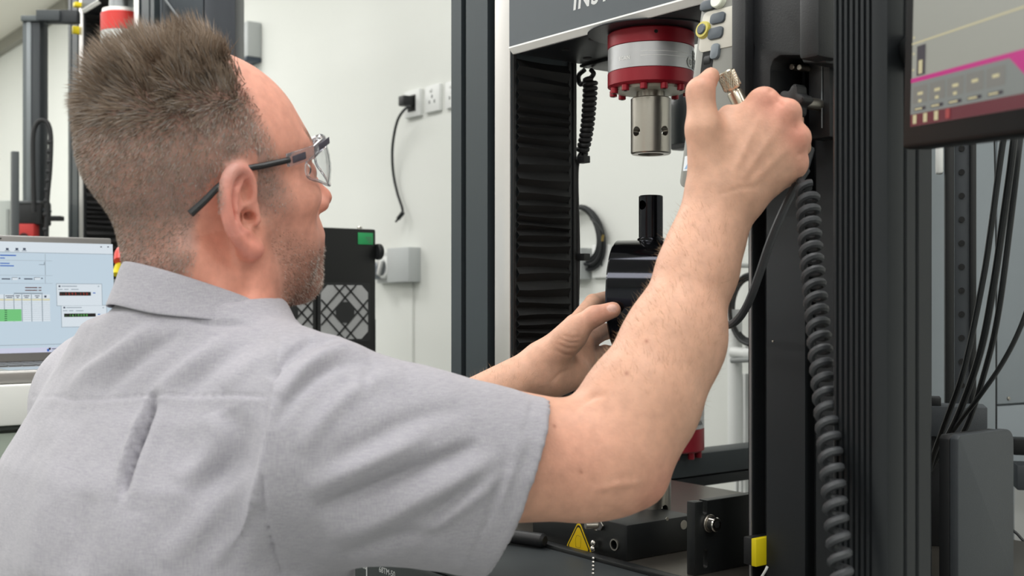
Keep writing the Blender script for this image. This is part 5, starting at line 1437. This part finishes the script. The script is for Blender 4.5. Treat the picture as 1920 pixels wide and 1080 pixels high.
def skin_nodes():
    nt = SKIN.node_tree; b = nt.nodes['Principled BSDF']
    at = nt.nodes.new('ShaderNodeVertexColor'); at.layer_name = 'Tone'
    tc = nt.nodes.new('ShaderNodeTexCoord')
    n1 = nt.nodes.new('ShaderNodeTexNoise'); n1.inputs['Scale'].default_value = 90; n1.inputs['Detail'].default_value = 6
    nt.links.new(tc.outputs['Object'], n1.inputs['Vector'])
    rp = nt.nodes.new('ShaderNodeMapRange'); rp.inputs[1].default_value = 0.3; rp.inputs[2].default_value = 0.7; rp.inputs[3].default_value = 0.90; rp.inputs[4].default_value = 1.08
    nt.links.new(n1.outputs['Fac'], rp.inputs[0])
    mx = nt.nodes.new('ShaderNodeVectorMath'); mx.operation = 'SCALE'
    nt.links.new(at.outputs['Color'], mx.inputs[0]); nt.links.new(rp.outputs[0], mx.inputs['Scale'])
    nt.links.new(mx.outputs[0], b.inputs['Base Color'])
    b.inputs['Roughness'].default_value = 0.52; b.inputs['Specular IOR Level'].default_value = 0.35
    b.inputs['Subsurface Weight'].default_value = 0.12; b.inputs['Subsurface Radius'].default_value = (1.0, 0.35, 0.2); b.inputs['Subsurface Scale'].default_value = 0.006
    n2 = nt.nodes.new('ShaderNodeTexNoise'); n2.inputs['Scale'].default_value = 420; n2.inputs['Detail'].default_value = 4
    nt.links.new(tc.outputs['Object'], n2.inputs['Vector'])
    bu = nt.nodes.new('ShaderNodeBump'); bu.inputs['Strength'].default_value = 0.22; bu.inputs['Distance'].default_value = 0.0012
    nt.links.new(n2.outputs['Fac'], bu.inputs['Height']); nt.links.new(bu.outputs['Normal'], b.inputs['Normal'])
skin_nodes()
sv, sq_, sn, scol, shl = skin_mesh()
me = quads_to_mesh('person', to_room(sv)-PERSON_AT, sq_)
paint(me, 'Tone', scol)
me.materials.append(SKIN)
person = link('person', me); person.location = PERSON_AT
tag(person, 'man in grey short-sleeved shirt and clear glasses, reaching up to the machine', 'person')
# ---------------------------------------------------------------- shirt
def shirt_solid():
    S = Solid()
    zs = [-0.62, -0.45, -0.33, -0.22, -0.15, -0.10, -0.06, -0.02]
    aa = [0.182, 0.190, 0.196, 0.200, 0.192, 0.165, 0.125, 0.085]
    bb = [0.128, 0.134, 0.138, 0.134, 0.120, 0.100, 0.082, 0.068]
    def torso(p):
        q = p-BC; r = q@BR; f = q@BF; z = p[:, 2]
        a = np.interp(z, zs, aa); b = np.interp(z, zs, bb)
        f = f+0.012-0.03*np.clip((-0.15-z)/0.4, 0, 1)*0+0.018*np.exp(-((z+0.19)/0.09)**2)*(f < 0)
        e = (np.abs(r/a)**2.35+np.abs(f/b)**2.35)**(1/2.35)
        d = (e-1)*b*0.9
        return np.maximum(d, np.maximum(z+0.028, -0.62-z))
    S.raw(BC+V3(-0.24, -0.24, -0.63), BC+V3(0.24, 0.24, 0.0), torso, 0.03)
    nb = L3(380, 668, 1.045)
    S.cone(nb, S_R+V3(-0.012, 0.01, 0.002), 0.062, 0.066, 0.05)
    S.cone(nb, S_L+V3(0, 0, 0), 0.062, 0.062, 0.05)
    S.cone(L3(380, 640, 1.045), L3(384, 690, 1.045), 0.066, 0.076, 0.03)
    # left sleeve, mostly out of sight
    E_L = L3(690, 874, 1.30)
    S.cone(S_L, S_L+(E_L-S_L)*0.62, 0.068, 0.066, 0.04)
    # right sleeve: wide, hanging lower than the arm, open at the hem
    pts = [L3(560, 842, 0.955), L3(700, 864, 0.962), L3(800, 877, 0.968), L3(965, 912, 0.982)]
    rv = [0.0850, 0.0850, 0.0815, 0.0775]; rd = [0.078, 0.077, 0.075, 0.068]
    a0, a1 = pts[0], pts[-1]; ax_ = a1-a0; LA = np.linalg.norm(ax_); ax_ = ax_/LA
    dn = V3(0, 1, 0); dn = dn-ax_*(dn@ax_); dn /= np.linalg.norm(dn); vv = np.cross(ax_, dn)
    ts = [(p-a0)@ax_/LA for p in pts]; ofs = [(p-a0-((p-a0)@ax_)*ax_)@vv for p in pts]
    ofd = [(p-a0-((p-a0)@ax_)*ax_)@dn for p in pts]
    def sl(p, inset=0.0):
        q = p-a0; t = q@ax_/LA
        x = q@vv-np.interp(t, ts, ofs); y = q@dn-np.interp(t, ts, ofd)
        ra = np.interp(t, ts, rv)-inset; rb = np.interp(t, ts, rd)-inset
        e = np.sqrt((x/ra)**2+(y/rb)**2)
        d = (e-1)*np.minimum(ra, rb)
        return d, t
    def hem(t, p):
        return (t-1.0)*LA+0.185*(a1[2]-p[:, 2])
    def sleeve_(p):
        d, t = sl(p); return np.maximum(d, np.maximum(hem(t, p), -t*LA-0.026))
    def hollow(p):
        d, t = sl(p, 0.0075); return np.maximum(d, np.maximum((t-1.4)*LA, (0.80-t)*LA))
    lo = np.minimum(a0, a1)-0.11; hi = np.maximum(a0, a1)+0.11
    S.raw(lo, hi, sleeve_, 0.03)
    S.raw(lo, hi, hollow, 0.0, '-')
    # neck opening
    S.cone(L3(382, 500, 1.03), L3(384, 600, 1.045), 0.064, 0.063, 0.004, '-')
    return S
def shirt_mesh():
    v, q = shirt_solid().mesh(0.0028)
    v = relax(v, q, 2, 0.45)
    n = vnormals(v, q); n0 = n.copy()
    px = pix(v); front = np.clip(-(n*v).sum(1)/np.linalg.norm(v, axis=1)*3.2-0.12, 0, 1)
    D = np.zeros(len(v))
    def fold(line, w, amp, skew=0.0, pw=0.6, near=None):
        nonlocal D
        line = [tuple(p) for p in spline([Vector((x, y, 0)) for x, y in line], 6)]; line = [(p[0], p[1]) for p in line]
        d, s, t = polydist(px, line)
        ww = w*(1+skew*s)
        e = np.exp(-(d/np.maximum(ww, 0.5))**2)*np.sin(np.clip(t, 0, 1)*PI)**pw
        D += e*amp*front
    # back: soft diagonal drags running up to the shoulder and collar
    fold([(128, 742), (165, 700), (205, 672), (262, 630), (300, 606)], 17, 0.0056, 0.3)
    fold([(190, 742), (225, 705), (280, 660), (345, 622)], 13, -0.0040)
    fold([(285, 742), (325, 708), (372, 672), (430, 628)], 18, 0.0056, 0.3)
    fold([(345, 738), (392, 694), (450, 650), (500, 628)], 14, -0.0040)
    fold([(420, 732), (460, 690), (520, 650)], 15, 0.0037)
    fold([(88, 735), (120, 690), (150, 655)], 12, -0.0028)
    fold([(352, 598), (395, 606), (440, 606), (480, 610)], 6, -0.0037)
    fold([(430, 770), (452, 812), (440, 862), (400, 905), (352, 935)], 22, -0.0063)
    fold([(395, 775), (405, 820), (380, 870), (330, 905)], 20, 0.0044)
    fold([(120, 790), (105, 880), (80, 980), (60, 1080)], 30, 0.0037)
    fold([(470, 880), (420, 940), (360, 1000), (300, 1060)], 26, 0.0044)
    fold([(490, 950), (450, 1010), (420, 1078)], 20, -0.0037)
    fold([(170, 930), (150, 1000), (140, 1079)], 24, -0.0031)
    fold([(250, 960), (235, 1020), (240, 1079)], 26, 0.0025)
    # sleeve head and drags
    fold([(506, 712), (545, 668), (590, 640), (640, 640)], 10, -0.0065)
    fold([(525, 745), (572, 690), (640, 655), (690, 664)], 14, 0.0061)
    fold([(515, 800), (560, 735), (620, 690), (690, 678)], 11, -0.0043)
    fold([(560, 850), (620, 770), (690, 720), (760, 700)], 18, 0.0046)
    fold([(705, 672), (690, 700), (680, 740)], 8, -0.0026)
    fold([(590, 960), (660, 930), (730, 900), (830, 858), (900, 830)], 16, -0.0090, 0.25)
    fold([(570, 920), (640, 890), (720, 856), (810, 815)], 20, 0.0070)
    fold([(610, 1010), (690, 985), (780, 940), (860, 900), (940, 850)], 20, 0.0061)
    fold([(620, 868), (700, 822), (790, 780), (880, 765)], 18, -0.0038)
    fold([(800, 980), (860, 930), (905, 900)], 12, -0.0038)
    fold([(760, 1030), (830, 975), (900, 925), (950, 880)], 14, 0.0038)
    fold([(640, 1045), (740, 1010), (830, 1000)], 14, -0.0041)
    fold([(930, 960), (955, 890), (985, 810)], 11, 0.0023)
    fold([(905, 1000), (930, 930), (960, 850)], 9, -0.0020)
    # seams: yoke, armhole, hem stitching, and the pleat below the yoke
    def seam(line, w, amp, step=0.0, stop=True):
        nonlocal D
        line = [(p[0], p[1]) for p in spline([Vector((x, y, 0)) for x, y in line], 8)]
        d, s, t = polydist(px, line)
        m = front*(np.minimum(t, 1-t) > 0.004)
        D += np.exp(-(d/w)**2)*amp*m
        if step: D += step*m*np.where(s > 0, np.exp(-(d/16)**2), 0)
    seam([(55, 744), (110, 744), (140, 750), (200, 748), (290, 742), (400, 742), (500, 742)], 2.6, -0.0016, 0.0008)
    seam([(588, 630), (545, 658), (512, 700), (497, 770), (491, 860), (494, 930), (508, 1010), (530, 1079)], 3.2, -0.0022, -0.0012)
    seam([(998, 748), (975, 830), (938, 920), (898, 1010), (872, 1068)], 2.4, -0.0008, 0.0004)
    line = [(p[0], p[1]) for p in spline([Vector((x, y, 0)) for x, y in [(284, 748), (270, 790), (250, 840), (234, 885), (224, 925)]], 8)]
    d, s, t = polydist(px, line)
    amp = np.sin(np.clip(t*0.93+0.05, 0, 1)*PI)**0.7
    right = s < 0
    D += front*amp*np.where(right, -0.0190*np.exp(-(d/11)**2), -0.0190*np.exp(-(d/2.8)**2)+0.0050*np.exp(-((d-7)/8)**2))
    D += front*amp*0.0030*np.exp(-((d-26)/14)**2)*np.where(right, 1, 0)
    D += 0.0010*vnoise(v, 28, 5)+0.0005*vnoise(v, 70, 6)
    v = v+n*D[:, None]
    return v, q
CLOTH = bpy.data.materials.new('shirt_cloth'); CLOTH.use_nodes = True
def cloth_nodes():
    nt = CLOTH.node_tree; b = nt.nodes['Principled BSDF']
    tc = nt.nodes.new('ShaderNodeTexCoord')
    def streak(sc, det):
        mp = nt.nodes.new('ShaderNodeMapping'); mp.inputs['Scale'].default_value = sc
        nt.links.new(tc.outputs['Object'], mp.inputs['Vector'])
        n = nt.nodes.new('ShaderNodeTexNoise'); n.inputs['Scale'].default_value = 1; n.inputs['Detail'].default_value = det
        nt.links.new(mp.outputs['Vector'], n.inputs['Vector']); return n
    a = streak((140, 140, 1500), 2); c = streak((1300, 1300, 110), 2)
    ad = nt.nodes.new('ShaderNodeMath'); ad.operation = 'ADD'
    nt.links.new(a.outputs['Fac'], ad.inputs[0]); nt.links.new(c.outputs['Fac'], ad.inputs[1])
    rp = nt.nodes.new('ShaderNodeMapRange'); rp.inputs[1].default_value = 0.65; rp.inputs[2].default_value = 1.35
    nt.links.new(ad.outputs[0], rp.inputs[0])
    mx = nt.nodes.new('ShaderNodeMix'); mx.data_type = 'RGBA'
    mx.inputs[6].default_value = lin('96949e'); mx.inputs[7].default_value = lin('aeacb2')
    nt.links.new(rp.outputs[0], mx.inputs[0]); nt.links.new(mx.outputs[2], b.inputs['Base Color'])
    b.inputs['Roughness'].default_value = 0.85; b.inputs['Sheen Weight'].default_value = 0.25; b.inputs['Specular IOR Level'].default_value = 0.2
    bu = nt.nodes.new('ShaderNodeBump'); bu.inputs['Strength'].default_value = 0.12; bu.inputs['Distance'].default_value = 0.0008
    nt.links.new(ad.outputs[0], bu.inputs['Height']); nt.links.new(bu.outputs['Normal'], b.inputs['Normal'])
cloth_nodes()
cv, cq = shirt_mesh()
me = quads_to_mesh('shirt', to_room(cv)-PERSON_AT, cq); me.materials.append(CLOTH)
shirt = link('shirt', me, person)
# ---------------------------------------------------------------- folded collar
def collar():
    N = 72; top, bot, inn = [], [], []
    t = bmesh.new()
    def ring(a, kx, dz, lean):
        s = math.sin(a); c = math.cos(a)       # a = 0 towards the lens, positive to the right
        return s, c
    rows = []
    for j, (rad, zoff, zs) in enumerate(((0.0640, -0.034, 0.24), (0.0650, -0.004, 0.29), (0.0662, 0.0015, 0.31), (0.0692, 0.0, 0.31), (0.0730, -0.010, 0.26), (0.0800, -0.024, 0.19), (0.0825, -0.0285, 0.16))):
        row = []
        for i in range(N+1):
            a = -2.75+5.45*i/N
            x = -0.273+rad*math.sin(a); y = 1.043-rad*math.cos(a)*0.96
            fw = min(1, max(0, ((x+0.273)*0.75+(y-1.043)*0.65)/0.066))
            z = 0.0055-(x+0.273)*zs-(y-1.043)*zs*0.5+zoff-0.026*fw*fw
            if j >= 4: z += 0.0025*math.sin(a*5+j)*0.5
            row.append(t.verts.new(room(x, y, z)-Vector(PERSON_AT)))
        rows.append(row)
    for a, b in zip(rows, rows[1:]):
        for i in range(N): t.faces.new((a[i], a[i+1], b[i+1], b[i]))
    bmesh.ops.recalc_face_normals(t, faces=t.faces)
    me = bpy.data.meshes.new('collar'); t.to_mesh(me); t.free()
    me.materials.append(CLOTH); smooth(me, 80)
    o = link('collar', me, person)
    md = o.modifiers.new('thick', 'SOLIDIFY'); md.thickness = 0.0022; md.offset = 0
    md = o.modifiers.new('sub', 'SUBSURF'); md.levels = 1; md.render_levels = 2
    return o
collar()
# ---------------------------------------------------------------- trousers and shoes, below the frame
def trousers():
    S = Solid(); A = np.stack([BR, BF, BU])
    S.ell(bp(0, -0.02, -0.60), (0.172, 0.125, 0.10), A, 0.05)
    for s in (-1, 1):
        h_, kn, an = bp(s*0.085, -0.02, -0.66), bp(s*0.095, 0.0, -1.0), bp(s*0.10, -0.03, -1.40)
        S.cone(h_, kn, 0.092, 0.072, 0.03); S.cone(kn, an, 0.070, 0.058, 0.03)
    v, q = S.mesh(0.009); v = relax(v, q, 2)
    me = quads_to_mesh('trousers', to_room(v)-PERSON_AT, q); me.materials.append(mat('navy_cloth', '23262e', 0.85, var=0.06, scale=200))
    link('trousers', me, person)
    for s in (-1, 1):
        S = Solid(); c = bp(s*0.10, -0.03, -1.44)
        S.cone(c+V3(0, 0, 0.0), c+BF*0.16+V3(0, 0, -0.012), 0.040, 0.032, 0.02); S.cone(c, c+V3(0, 0, 0.06), 0.042, 0.046, 0.02)
        S.raw(c-0.3, c+0.3, lambda p: -(p[:, 2]+EYE-0.001), 0.0, '-')
        v, q = S.mesh(0.006); v = relax(v, q, 2)
        me = quads_to_mesh('shoe', to_room(v)-PERSON_AT, q); me.materials.append(mat('shoe_black', '19191a', 0.5))
        link('shoe', me, person)
trousers()
# ---------------------------------------------------------------- hair: short blades rooted in the scalp
def hair():
    rs = np.random.RandomState(11)
    hd = to_head(sv); r, f, u = hd[:, 0], hd[:, 1], hd[:, 2]
    tri = np.concatenate([sq_[:, [0, 1, 2]], sq_[:, [0, 2, 3]]])
    w = shl[tri].mean(1)*((u[tri].mean(1) > -0.1) & (u[tri].mean(1) < 0.17) & (np.abs(r[tri]).max(1) < 0.11) & (np.abs(f[tri]).max(1) < 0.13))
    ear = (np.abs(r[tri]).min(1) > 0.0755) & (f[tri].mean(1) < 0.02) & (f[tri].mean(1) > -0.032) & (u[tri].mean(1) < 0.040)
    w = np.where(ear, 0, w)
    a, b, c = sv[tri[:, 0]], sv[tri[:, 1]], sv[tri[:, 2]]
    area = np.linalg.norm(np.cross(b-a, c-a), axis=1)/2
    pr = area*w; pr = pr/pr.sum()
    N = 42000
    ix = rs.choice(len(tri), N, p=pr); s1, s2 = np.sqrt(rs.rand(N)), rs.rand(N)
    root = a[ix]*(1-s1)[:, None]+b[ix]*(s1*(1-s2))[:, None]+c[ix]*(s1*s2)[:, None]
    nr = sn[tri[ix, 0]]; h = to_head(root)
    R_, F_, U_ = h[:, 0], h[:, 1], h[:, 2]
    nh = nr@HA.T
    sm = lambda a, b, x: np.clip((x-a)/(b-a), 0, 1)
    topw = sm(0.058, 0.114, U_-0.15*np.maximum(-F_-0.055, 0))*sm(0.085, 0.060, np.abs(R_))
    ln = 0.0034+0.0040*sm(0.02, 0.09, U_)+0.0165*topw
    ln *= (0.70+0.5*rs.rand(N))*(1+0.55*topw*np.clip(vnoise(root, 55, 31), -0.6, 1))
    clump = vnoise(root, 75, 21)[:, None]*HR+vnoise(root, 75, 22)[:, None]*HF+vnoise(root, 75, 23)[:, None]*HU
    comb = (-0.35*HF+0.55*HU)[None]*topw[:, None]+(-0.55*HU-0.55*HF)[None]*(1-topw)[:, None]
    dr_ = nr*(0.55+0.35*topw)[:, None]+comb+clump*(0.30+0.80*topw)[:, None]+rs.randn(N, 3)*0.16
    dr_ /= np.linalg.norm(dr_, axis=1)[:, None]
    view = root/np.linalg.norm(root, axis=1)[:, None]
    sd = np.cross(dr_, rs.randn(N, 3)); sd /= np.linalg.norm(sd, axis=1)[:, None]
    wd_ = (0.00022+0.00022*topw)*(0.7+0.6*rs.rand(N))
    base = root-nr*0.0008
    mid = base+dr_*(ln*0.55)[:, None]; bend = (clump*0.25-0.25*HF+0.0*HU)*topw[:, None]+(-HU*0.15)*(1-topw)[:, None]
    tip = mid+(dr_+bend)/np.linalg.norm(dr_+bend, axis=1)[:, None]*(ln*0.5)[:, None]
    v = np.concatenate([base-sd*wd_[:, None], base+sd*wd_[:, None], mid-sd*(wd_*0.8)[:, None], mid+sd*(wd_*0.8)[:, None], tip])
    i = np.arange(N)
    t = np.concatenate([np.stack([i, i+N, i+3*N], 1), np.stack([i, i+3*N, i+2*N], 1), np.stack([i+2*N, i+3*N, i+4*N], 1)])
    me = quads_to_mesh('hair', to_room(v)-PERSON_AT, t)
    grey = rs.rand(N) < (0.10+0.34*(1-topw))
    k = 0.75+0.5*rs.rand(N)
    col = np.where(grey[:, None], np.array([[0.40, 0.36, 0.33]]), np.array([[0.340, 0.265, 0.205]])*k[:, None])
    paint(me, 'Tone', np.concatenate([col]*5))
    m = bpy.data.materials.new('hair_strands'); m.use_nodes = True; nt = m.node_tree; bs = nt.nodes['Principled BSDF']
    at = nt.nodes.new('ShaderNodeVertexColor'); at.layer_name = 'Tone'; nt.links.new(at.outputs['Color'], bs.inputs['Base Color'])
    bs.inputs['Roughness'].default_value = 0.5; bs.inputs['Specular IOR Level'].default_value = 0.3
    me.materials.append(m)
    o = link('hair', me, person); o['kind'] = 'stuff'
hair()
def arm_hair():
    """fine light hairs lying along both forearms"""
    rs = np.random.RandomState(5); px = pix(sv)
    tri = np.concatenate([sq_[:, [0, 1, 2]], sq_[:, [0, 2, 3]]])
    def along(a, b):
        ab = b-a; t = ((sv-a)@ab)/(ab@ab); d = np.linalg.norm(sv-a-t[:, None]*ab, axis=1); return t, d, ab/np.linalg.norm(ab)
    vs, cs = [], []
    for a, b, N in ((L3(1195, 770, 1.015), L3(1345, 395, 1.09), 2600), (L3(690, 874, 1.30), L3(1008, 692, 1.412), 1100)):
        t, d, ax = along(a, b)
        w = np.clip(np.minimum(t+0.05, 1.02-t)*5, 0, 1)*(d < 0.075)*(t > -0.05)*(t < 1.02)
        wt = w[tri].min(1); A, B, C = sv[tri[:, 0]], sv[tri[:, 1]], sv[tri[:, 2]]
        pr = np.linalg.norm(np.cross(B-A, C-A), axis=1)*wt; pr /= pr.sum()
        ix = rs.choice(len(tri), N, p=pr); s1, s2 = np.sqrt(rs.rand(N)), rs.rand(N)
        root = A[ix]*(1-s1)[:, None]+B[ix]*(s1*(1-s2))[:, None]+C[ix]*(s1*s2)[:, None]; nr = sn[tri[ix, 0]]
        dr = ax*0.55+np.cross(nr, ax)*0.55+nr*0.28+rs.randn(N, 3)*0.28
        dr /= np.linalg.norm(dr, axis=1)[:, None]; ln = 0.006+0.007*rs.rand(N)
        sd = np.cross(dr, nr); sd /= np.linalg.norm(sd, axis=1)[:, None]
        tip = root+dr*ln[:, None]-nr*(ln*0.05)[:, None]
        vs.append(np.stack([root-nr*0.0004-sd*0.00009, root-nr*0.0004+sd*0.00009, tip], 1).reshape(-1, 3))
    v = np.concatenate(vs); me = quads_to_mesh('arm_hair', to_room(v)-PERSON_AT, np.arange(len(v)).reshape(-1, 3))
    me.materials.append(mat('arm_hair_brown', 'a98663', 0.5)); o = link('arm_hair', me, person); o['kind'] = 'stuff'
arm_hair()
def stubble():
    rs = np.random.RandomState(8); hd = to_head(sv); r, f, u = hd[:, 0], hd[:, 1], hd[:, 2]
    sm = lambda a, b, x: np.clip((x-a)/(b-a), 0, 1)
    edge = -0.020-0.030*sm(0.03, 0.085, f)
    w = sm(0, 0.022, edge-u)*sm(0.010, 0.040, f)*sm(-0.118, -0.100, u)*(np.abs(r) < 0.07)*(u > -0.13)*(1-np.exp(-((u+0.0535)/0.008)**2)*(np.abs(r) < 0.02))
    tri = np.concatenate([sq_[:, [0, 1, 2]], sq_[:, [0, 2, 3]]]); A, B, C = sv[tri[:, 0]], sv[tri[:, 1]], sv[tri[:, 2]]
    pr = np.linalg.norm(np.cross(B-A, C-A), axis=1)*w[tri].min(1); pr /= pr.sum(); N = 9000
    ix = rs.choice(len(tri), N, p=pr); s1, s2 = np.sqrt(rs.rand(N)), rs.rand(N)
    root = A[ix]*(1-s1)[:, None]+B[ix]*(s1*(1-s2))[:, None]+C[ix]*(s1*s2)[:, None]; nr = sn[tri[ix, 0]]
    d = nr*0.7-HU*0.6+rs.randn(N, 3)*0.25; d /= np.linalg.norm(d, axis=1)[:, None]
    sd = np.cross(d, rs.randn(N, 3)); sd /= np.linalg.norm(sd, axis=1)[:, None]
    ln = 0.0016+0.0016*rs.rand(N)
    v = np.stack([root-nr*0.0004-sd*0.00016, root-nr*0.0004+sd*0.00016, root+d*ln[:, None]], 1).reshape(-1, 3)
    me = quads_to_mesh('stubble', to_room(v)-PERSON_AT, np.arange(len(v)).reshape(-1, 3))
    h = to_head(root); grey = rs.rand(N) < 0.18+0.45*np.exp(-((h[:, 1]-0.09)**2+(h[:, 2]+0.08)**2)/0.03**2)
    col = np.where(grey[:, None], np.array([[0.62, 0.58, 0.53]]), np.array([[0.17, 0.10, 0.07]]))
    paint(me, 'Tone', np.repeat(col, 3, 0)); me.materials.append(bpy.data.materials['hair_strands'])
    o = link('stubble', me, person); o['kind'] = 'stuff'
stubble()
# ---------------------------------------------------------------- safety glasses
def glasses():
    org = to_room(hp_(0, 0.05, 0.02)[None])[0]
    g = thing('safety_glasses', 'clear wraparound safety glasses with black arms worn by the man', 'glasses', org)
    def W(r, f, u): return Vector(to_room(hp_(r, f, u)[None])[0]-org)
    GB_ = mat('arm_black', '202224', 0.45); CL = mat('clear_plastic', 'e9e9ee', 0.08, trans=0.92, ior=1.45, spec=0.6)
    LENS = mat('clear_lens', 'f4f5f6', 0.02, trans=1.0, ior=1.12, spec=0.5)
    SM = mat('smoke_insert', '4a4752', 0.3)
    pk = lambda px, py, r: head_ray(px, py, r)
    for sx in (1, -1):
        tip, e1, e2, hg, fr = pk(357, 401, 0.0830), pk(412, 348, 0.0860), pk(452, 320, 0.0800), pk(542, 300, 0.0770), pk(588, 285, 0.0700)
        P_ = lambda v, dr=0, du=0: W(sx*(v[0]+dr), v[1], v[2]+du)
        path = spline([P_(tip), P_((tip+e1)/2, 0.001, 0.0), P_(e1), P_(e2), P_((e2+hg)/2), P_(hg)], 6)
        n_ = len(path); rr = [0.0034-0.0008*min(1, i/(n_*0.5)) if i < n_*0.6 else 0.0027 for i in range(n_)]
        MB().tube(path, rr, GB_, 10).build('arm', g)
        # clear hinge block with smoke inserts
        def slab(a, b, w, h, m, nm):
            mb = MB(); t = bmesh.new(); vs = []
            for v in (a, b):
                for dr in (-w, w):
                    for du in (-h, h): vs.append(t.verts.new(W(sx*(v[0]+dr), v[1], v[2]+du)))
            for fc in ((0, 1, 3, 2), (4, 6, 7, 5), (0, 4, 5, 1), (2, 3, 7, 6), (0, 2, 6, 4), (1, 5, 7, 3)): t.faces.new([vs[i] for i in fc])
            bmesh.ops.recalc_face_normals(t, faces=t.faces)
            bmesh.ops.bevel(t, geom=t.edges[:], offset=0.0006, segments=2, profile=0.5, affect='EDGES')
            return mb.add(t, m).build(nm, g)
        e_ = V3(0.0590, 0.0880, fr[2]+0.006)
        slab(hg+V3(0.0005, -0.002, 0), fr, 0.0018, 0.0055, CL, 'hinge_block')
        slab(hg+V3(0.0025, 0.002, 0.0), hg+(fr-hg)*0.62+V3(0.0022, 0, 0), 0.0004, 0.0030, SM, 'smoke_insert')
        slab(fr, e_, 0.0018, 0.0050, CL, 'hinge_block')
        slab(fr+(e_-fr)*0.35+V3(0.0022, 0.0, 0.0005), e_+V3(0.0016, 0.004, 0.001), 0.0004, 0.0028, SM, 'smoke_insert')
        # wrapped lens with a thick clear rim
        rs_ = [0.071, 0.066, 0.058, 0.048, 0.036, 0.022, 0.010]; fs_ = [0.0640, 0.0780, 0.0900, 0.1000, 0.1080, 0.1130, 0.1135]
        top_ = [0.026, 0.033, 0.037, 0.039, 0.040, 0.039, 0.036]; low_ = [0.014, 0.008, 0.003, 0.000, 0.000, 0.006, 0.016]
        t = bmesh.new(); A_, B_ = [], []
        M_ = 6; rows = []
        for r_, f_, a_, b_ in zip(rs_, fs_, top_, low_):
            rows.append([t.verts.new(W(sx*r_, f_-0.004*((k/M_-0.5)*2)**2, a_+(b_-a_)*k/M_)) for k in range(M_+1)])
        for x, y in zip(rows, rows[1:]):
            for k in range(M_): t.faces.new((x[k], x[k+1], y[k+1], y[k]))
        bmesh.ops.recalc_face_normals(t, faces=t.faces)
        bmesh.ops.solidify(t, geom=t.faces[:], thickness=0.0016)
        MB().add(t, LENS).build('lens', g)
        rim = [W(sx*r_, f_-0.004, b_) for r_, f_, b_ in zip(rs_, fs_, low_)]
        rimt = [W(sx*r_, f_-0.004, a_) for r_, f_, a_ in zip(rs_, fs_, top_)]
        MB().tube(spline(rim+rimt[::-1], 5, closed=True), 0.0013, CL, 8, closed=True).build('rim', g)
        shelf = [W(sx*r_, f_-0.006, a_+0.0015) for r_, f_, a_ in zip(rs_[2:], fs_[2:], top_[2:])]
        MB().tube(spline(shelf, 5), 0.0024, CL, 8).build('brow_bar', g)
    MB().tube([W(-0.011, 0.1125, 0.034), W(0, 0.1140, 0.033), W(0.011, 0.1125, 0.034)], 0.003, CL, 10).build('bridge', g)
    for sx in (1, -1): MB().ball(W(sx*0.0115, 0.103, 0.012), 0.004, CL, 12).build('nose_pad', g)
glasses()
# ---------------------------------------------------------------- pin held in the right hand
pa, pb = L3(1359, 134, 1.115), L3(1406, 232, 1.120)
A_ = Vector(to_room(pa[None])[0]); B_ = Vector(to_room(pb[None])[0]); dd = (B_-A_); Lp = dd.length
pin = thing('adaptor_pin', 'bright steel pin with knurled head gripped in the raised fist', 'pin', A_)
Mp_ = dd.to_track_quat('Z', 'Y').to_matrix().to_4x4()
NICK = mat('nickel', 'c9bfae', 0.25, 0.95)
kn = MB(); kn.lathe([(0.0075, 0.0), (0.0085, 0.001), (0.0085, 0.0175), (0.0078, 0.0185), (0.0062, 0.019), (0.0062, 0.0205), (0.0074, 0.0215)], NICK, 40, Mp_)
for i in range(24):
    a = 2*PI*i/24
    for sg_ in (1, -1):
        kn.tube([Mp_ @ Vector((0.0085*math.cos(a+sg_*k*0.16), 0.0085*math.sin(a+sg_*k*0.16), 0.0018+k*0.003)) for k in range(6)], 0.0005, NICK, 4)
kn.build('knurled_head', pin)
MB().lathe([(0.0066, 0.0205), (0.0076, 0.0220), (0.0076, Lp), (0.0066, Lp+0.001)], NICK, 40, Mp_).build('shank', pin)
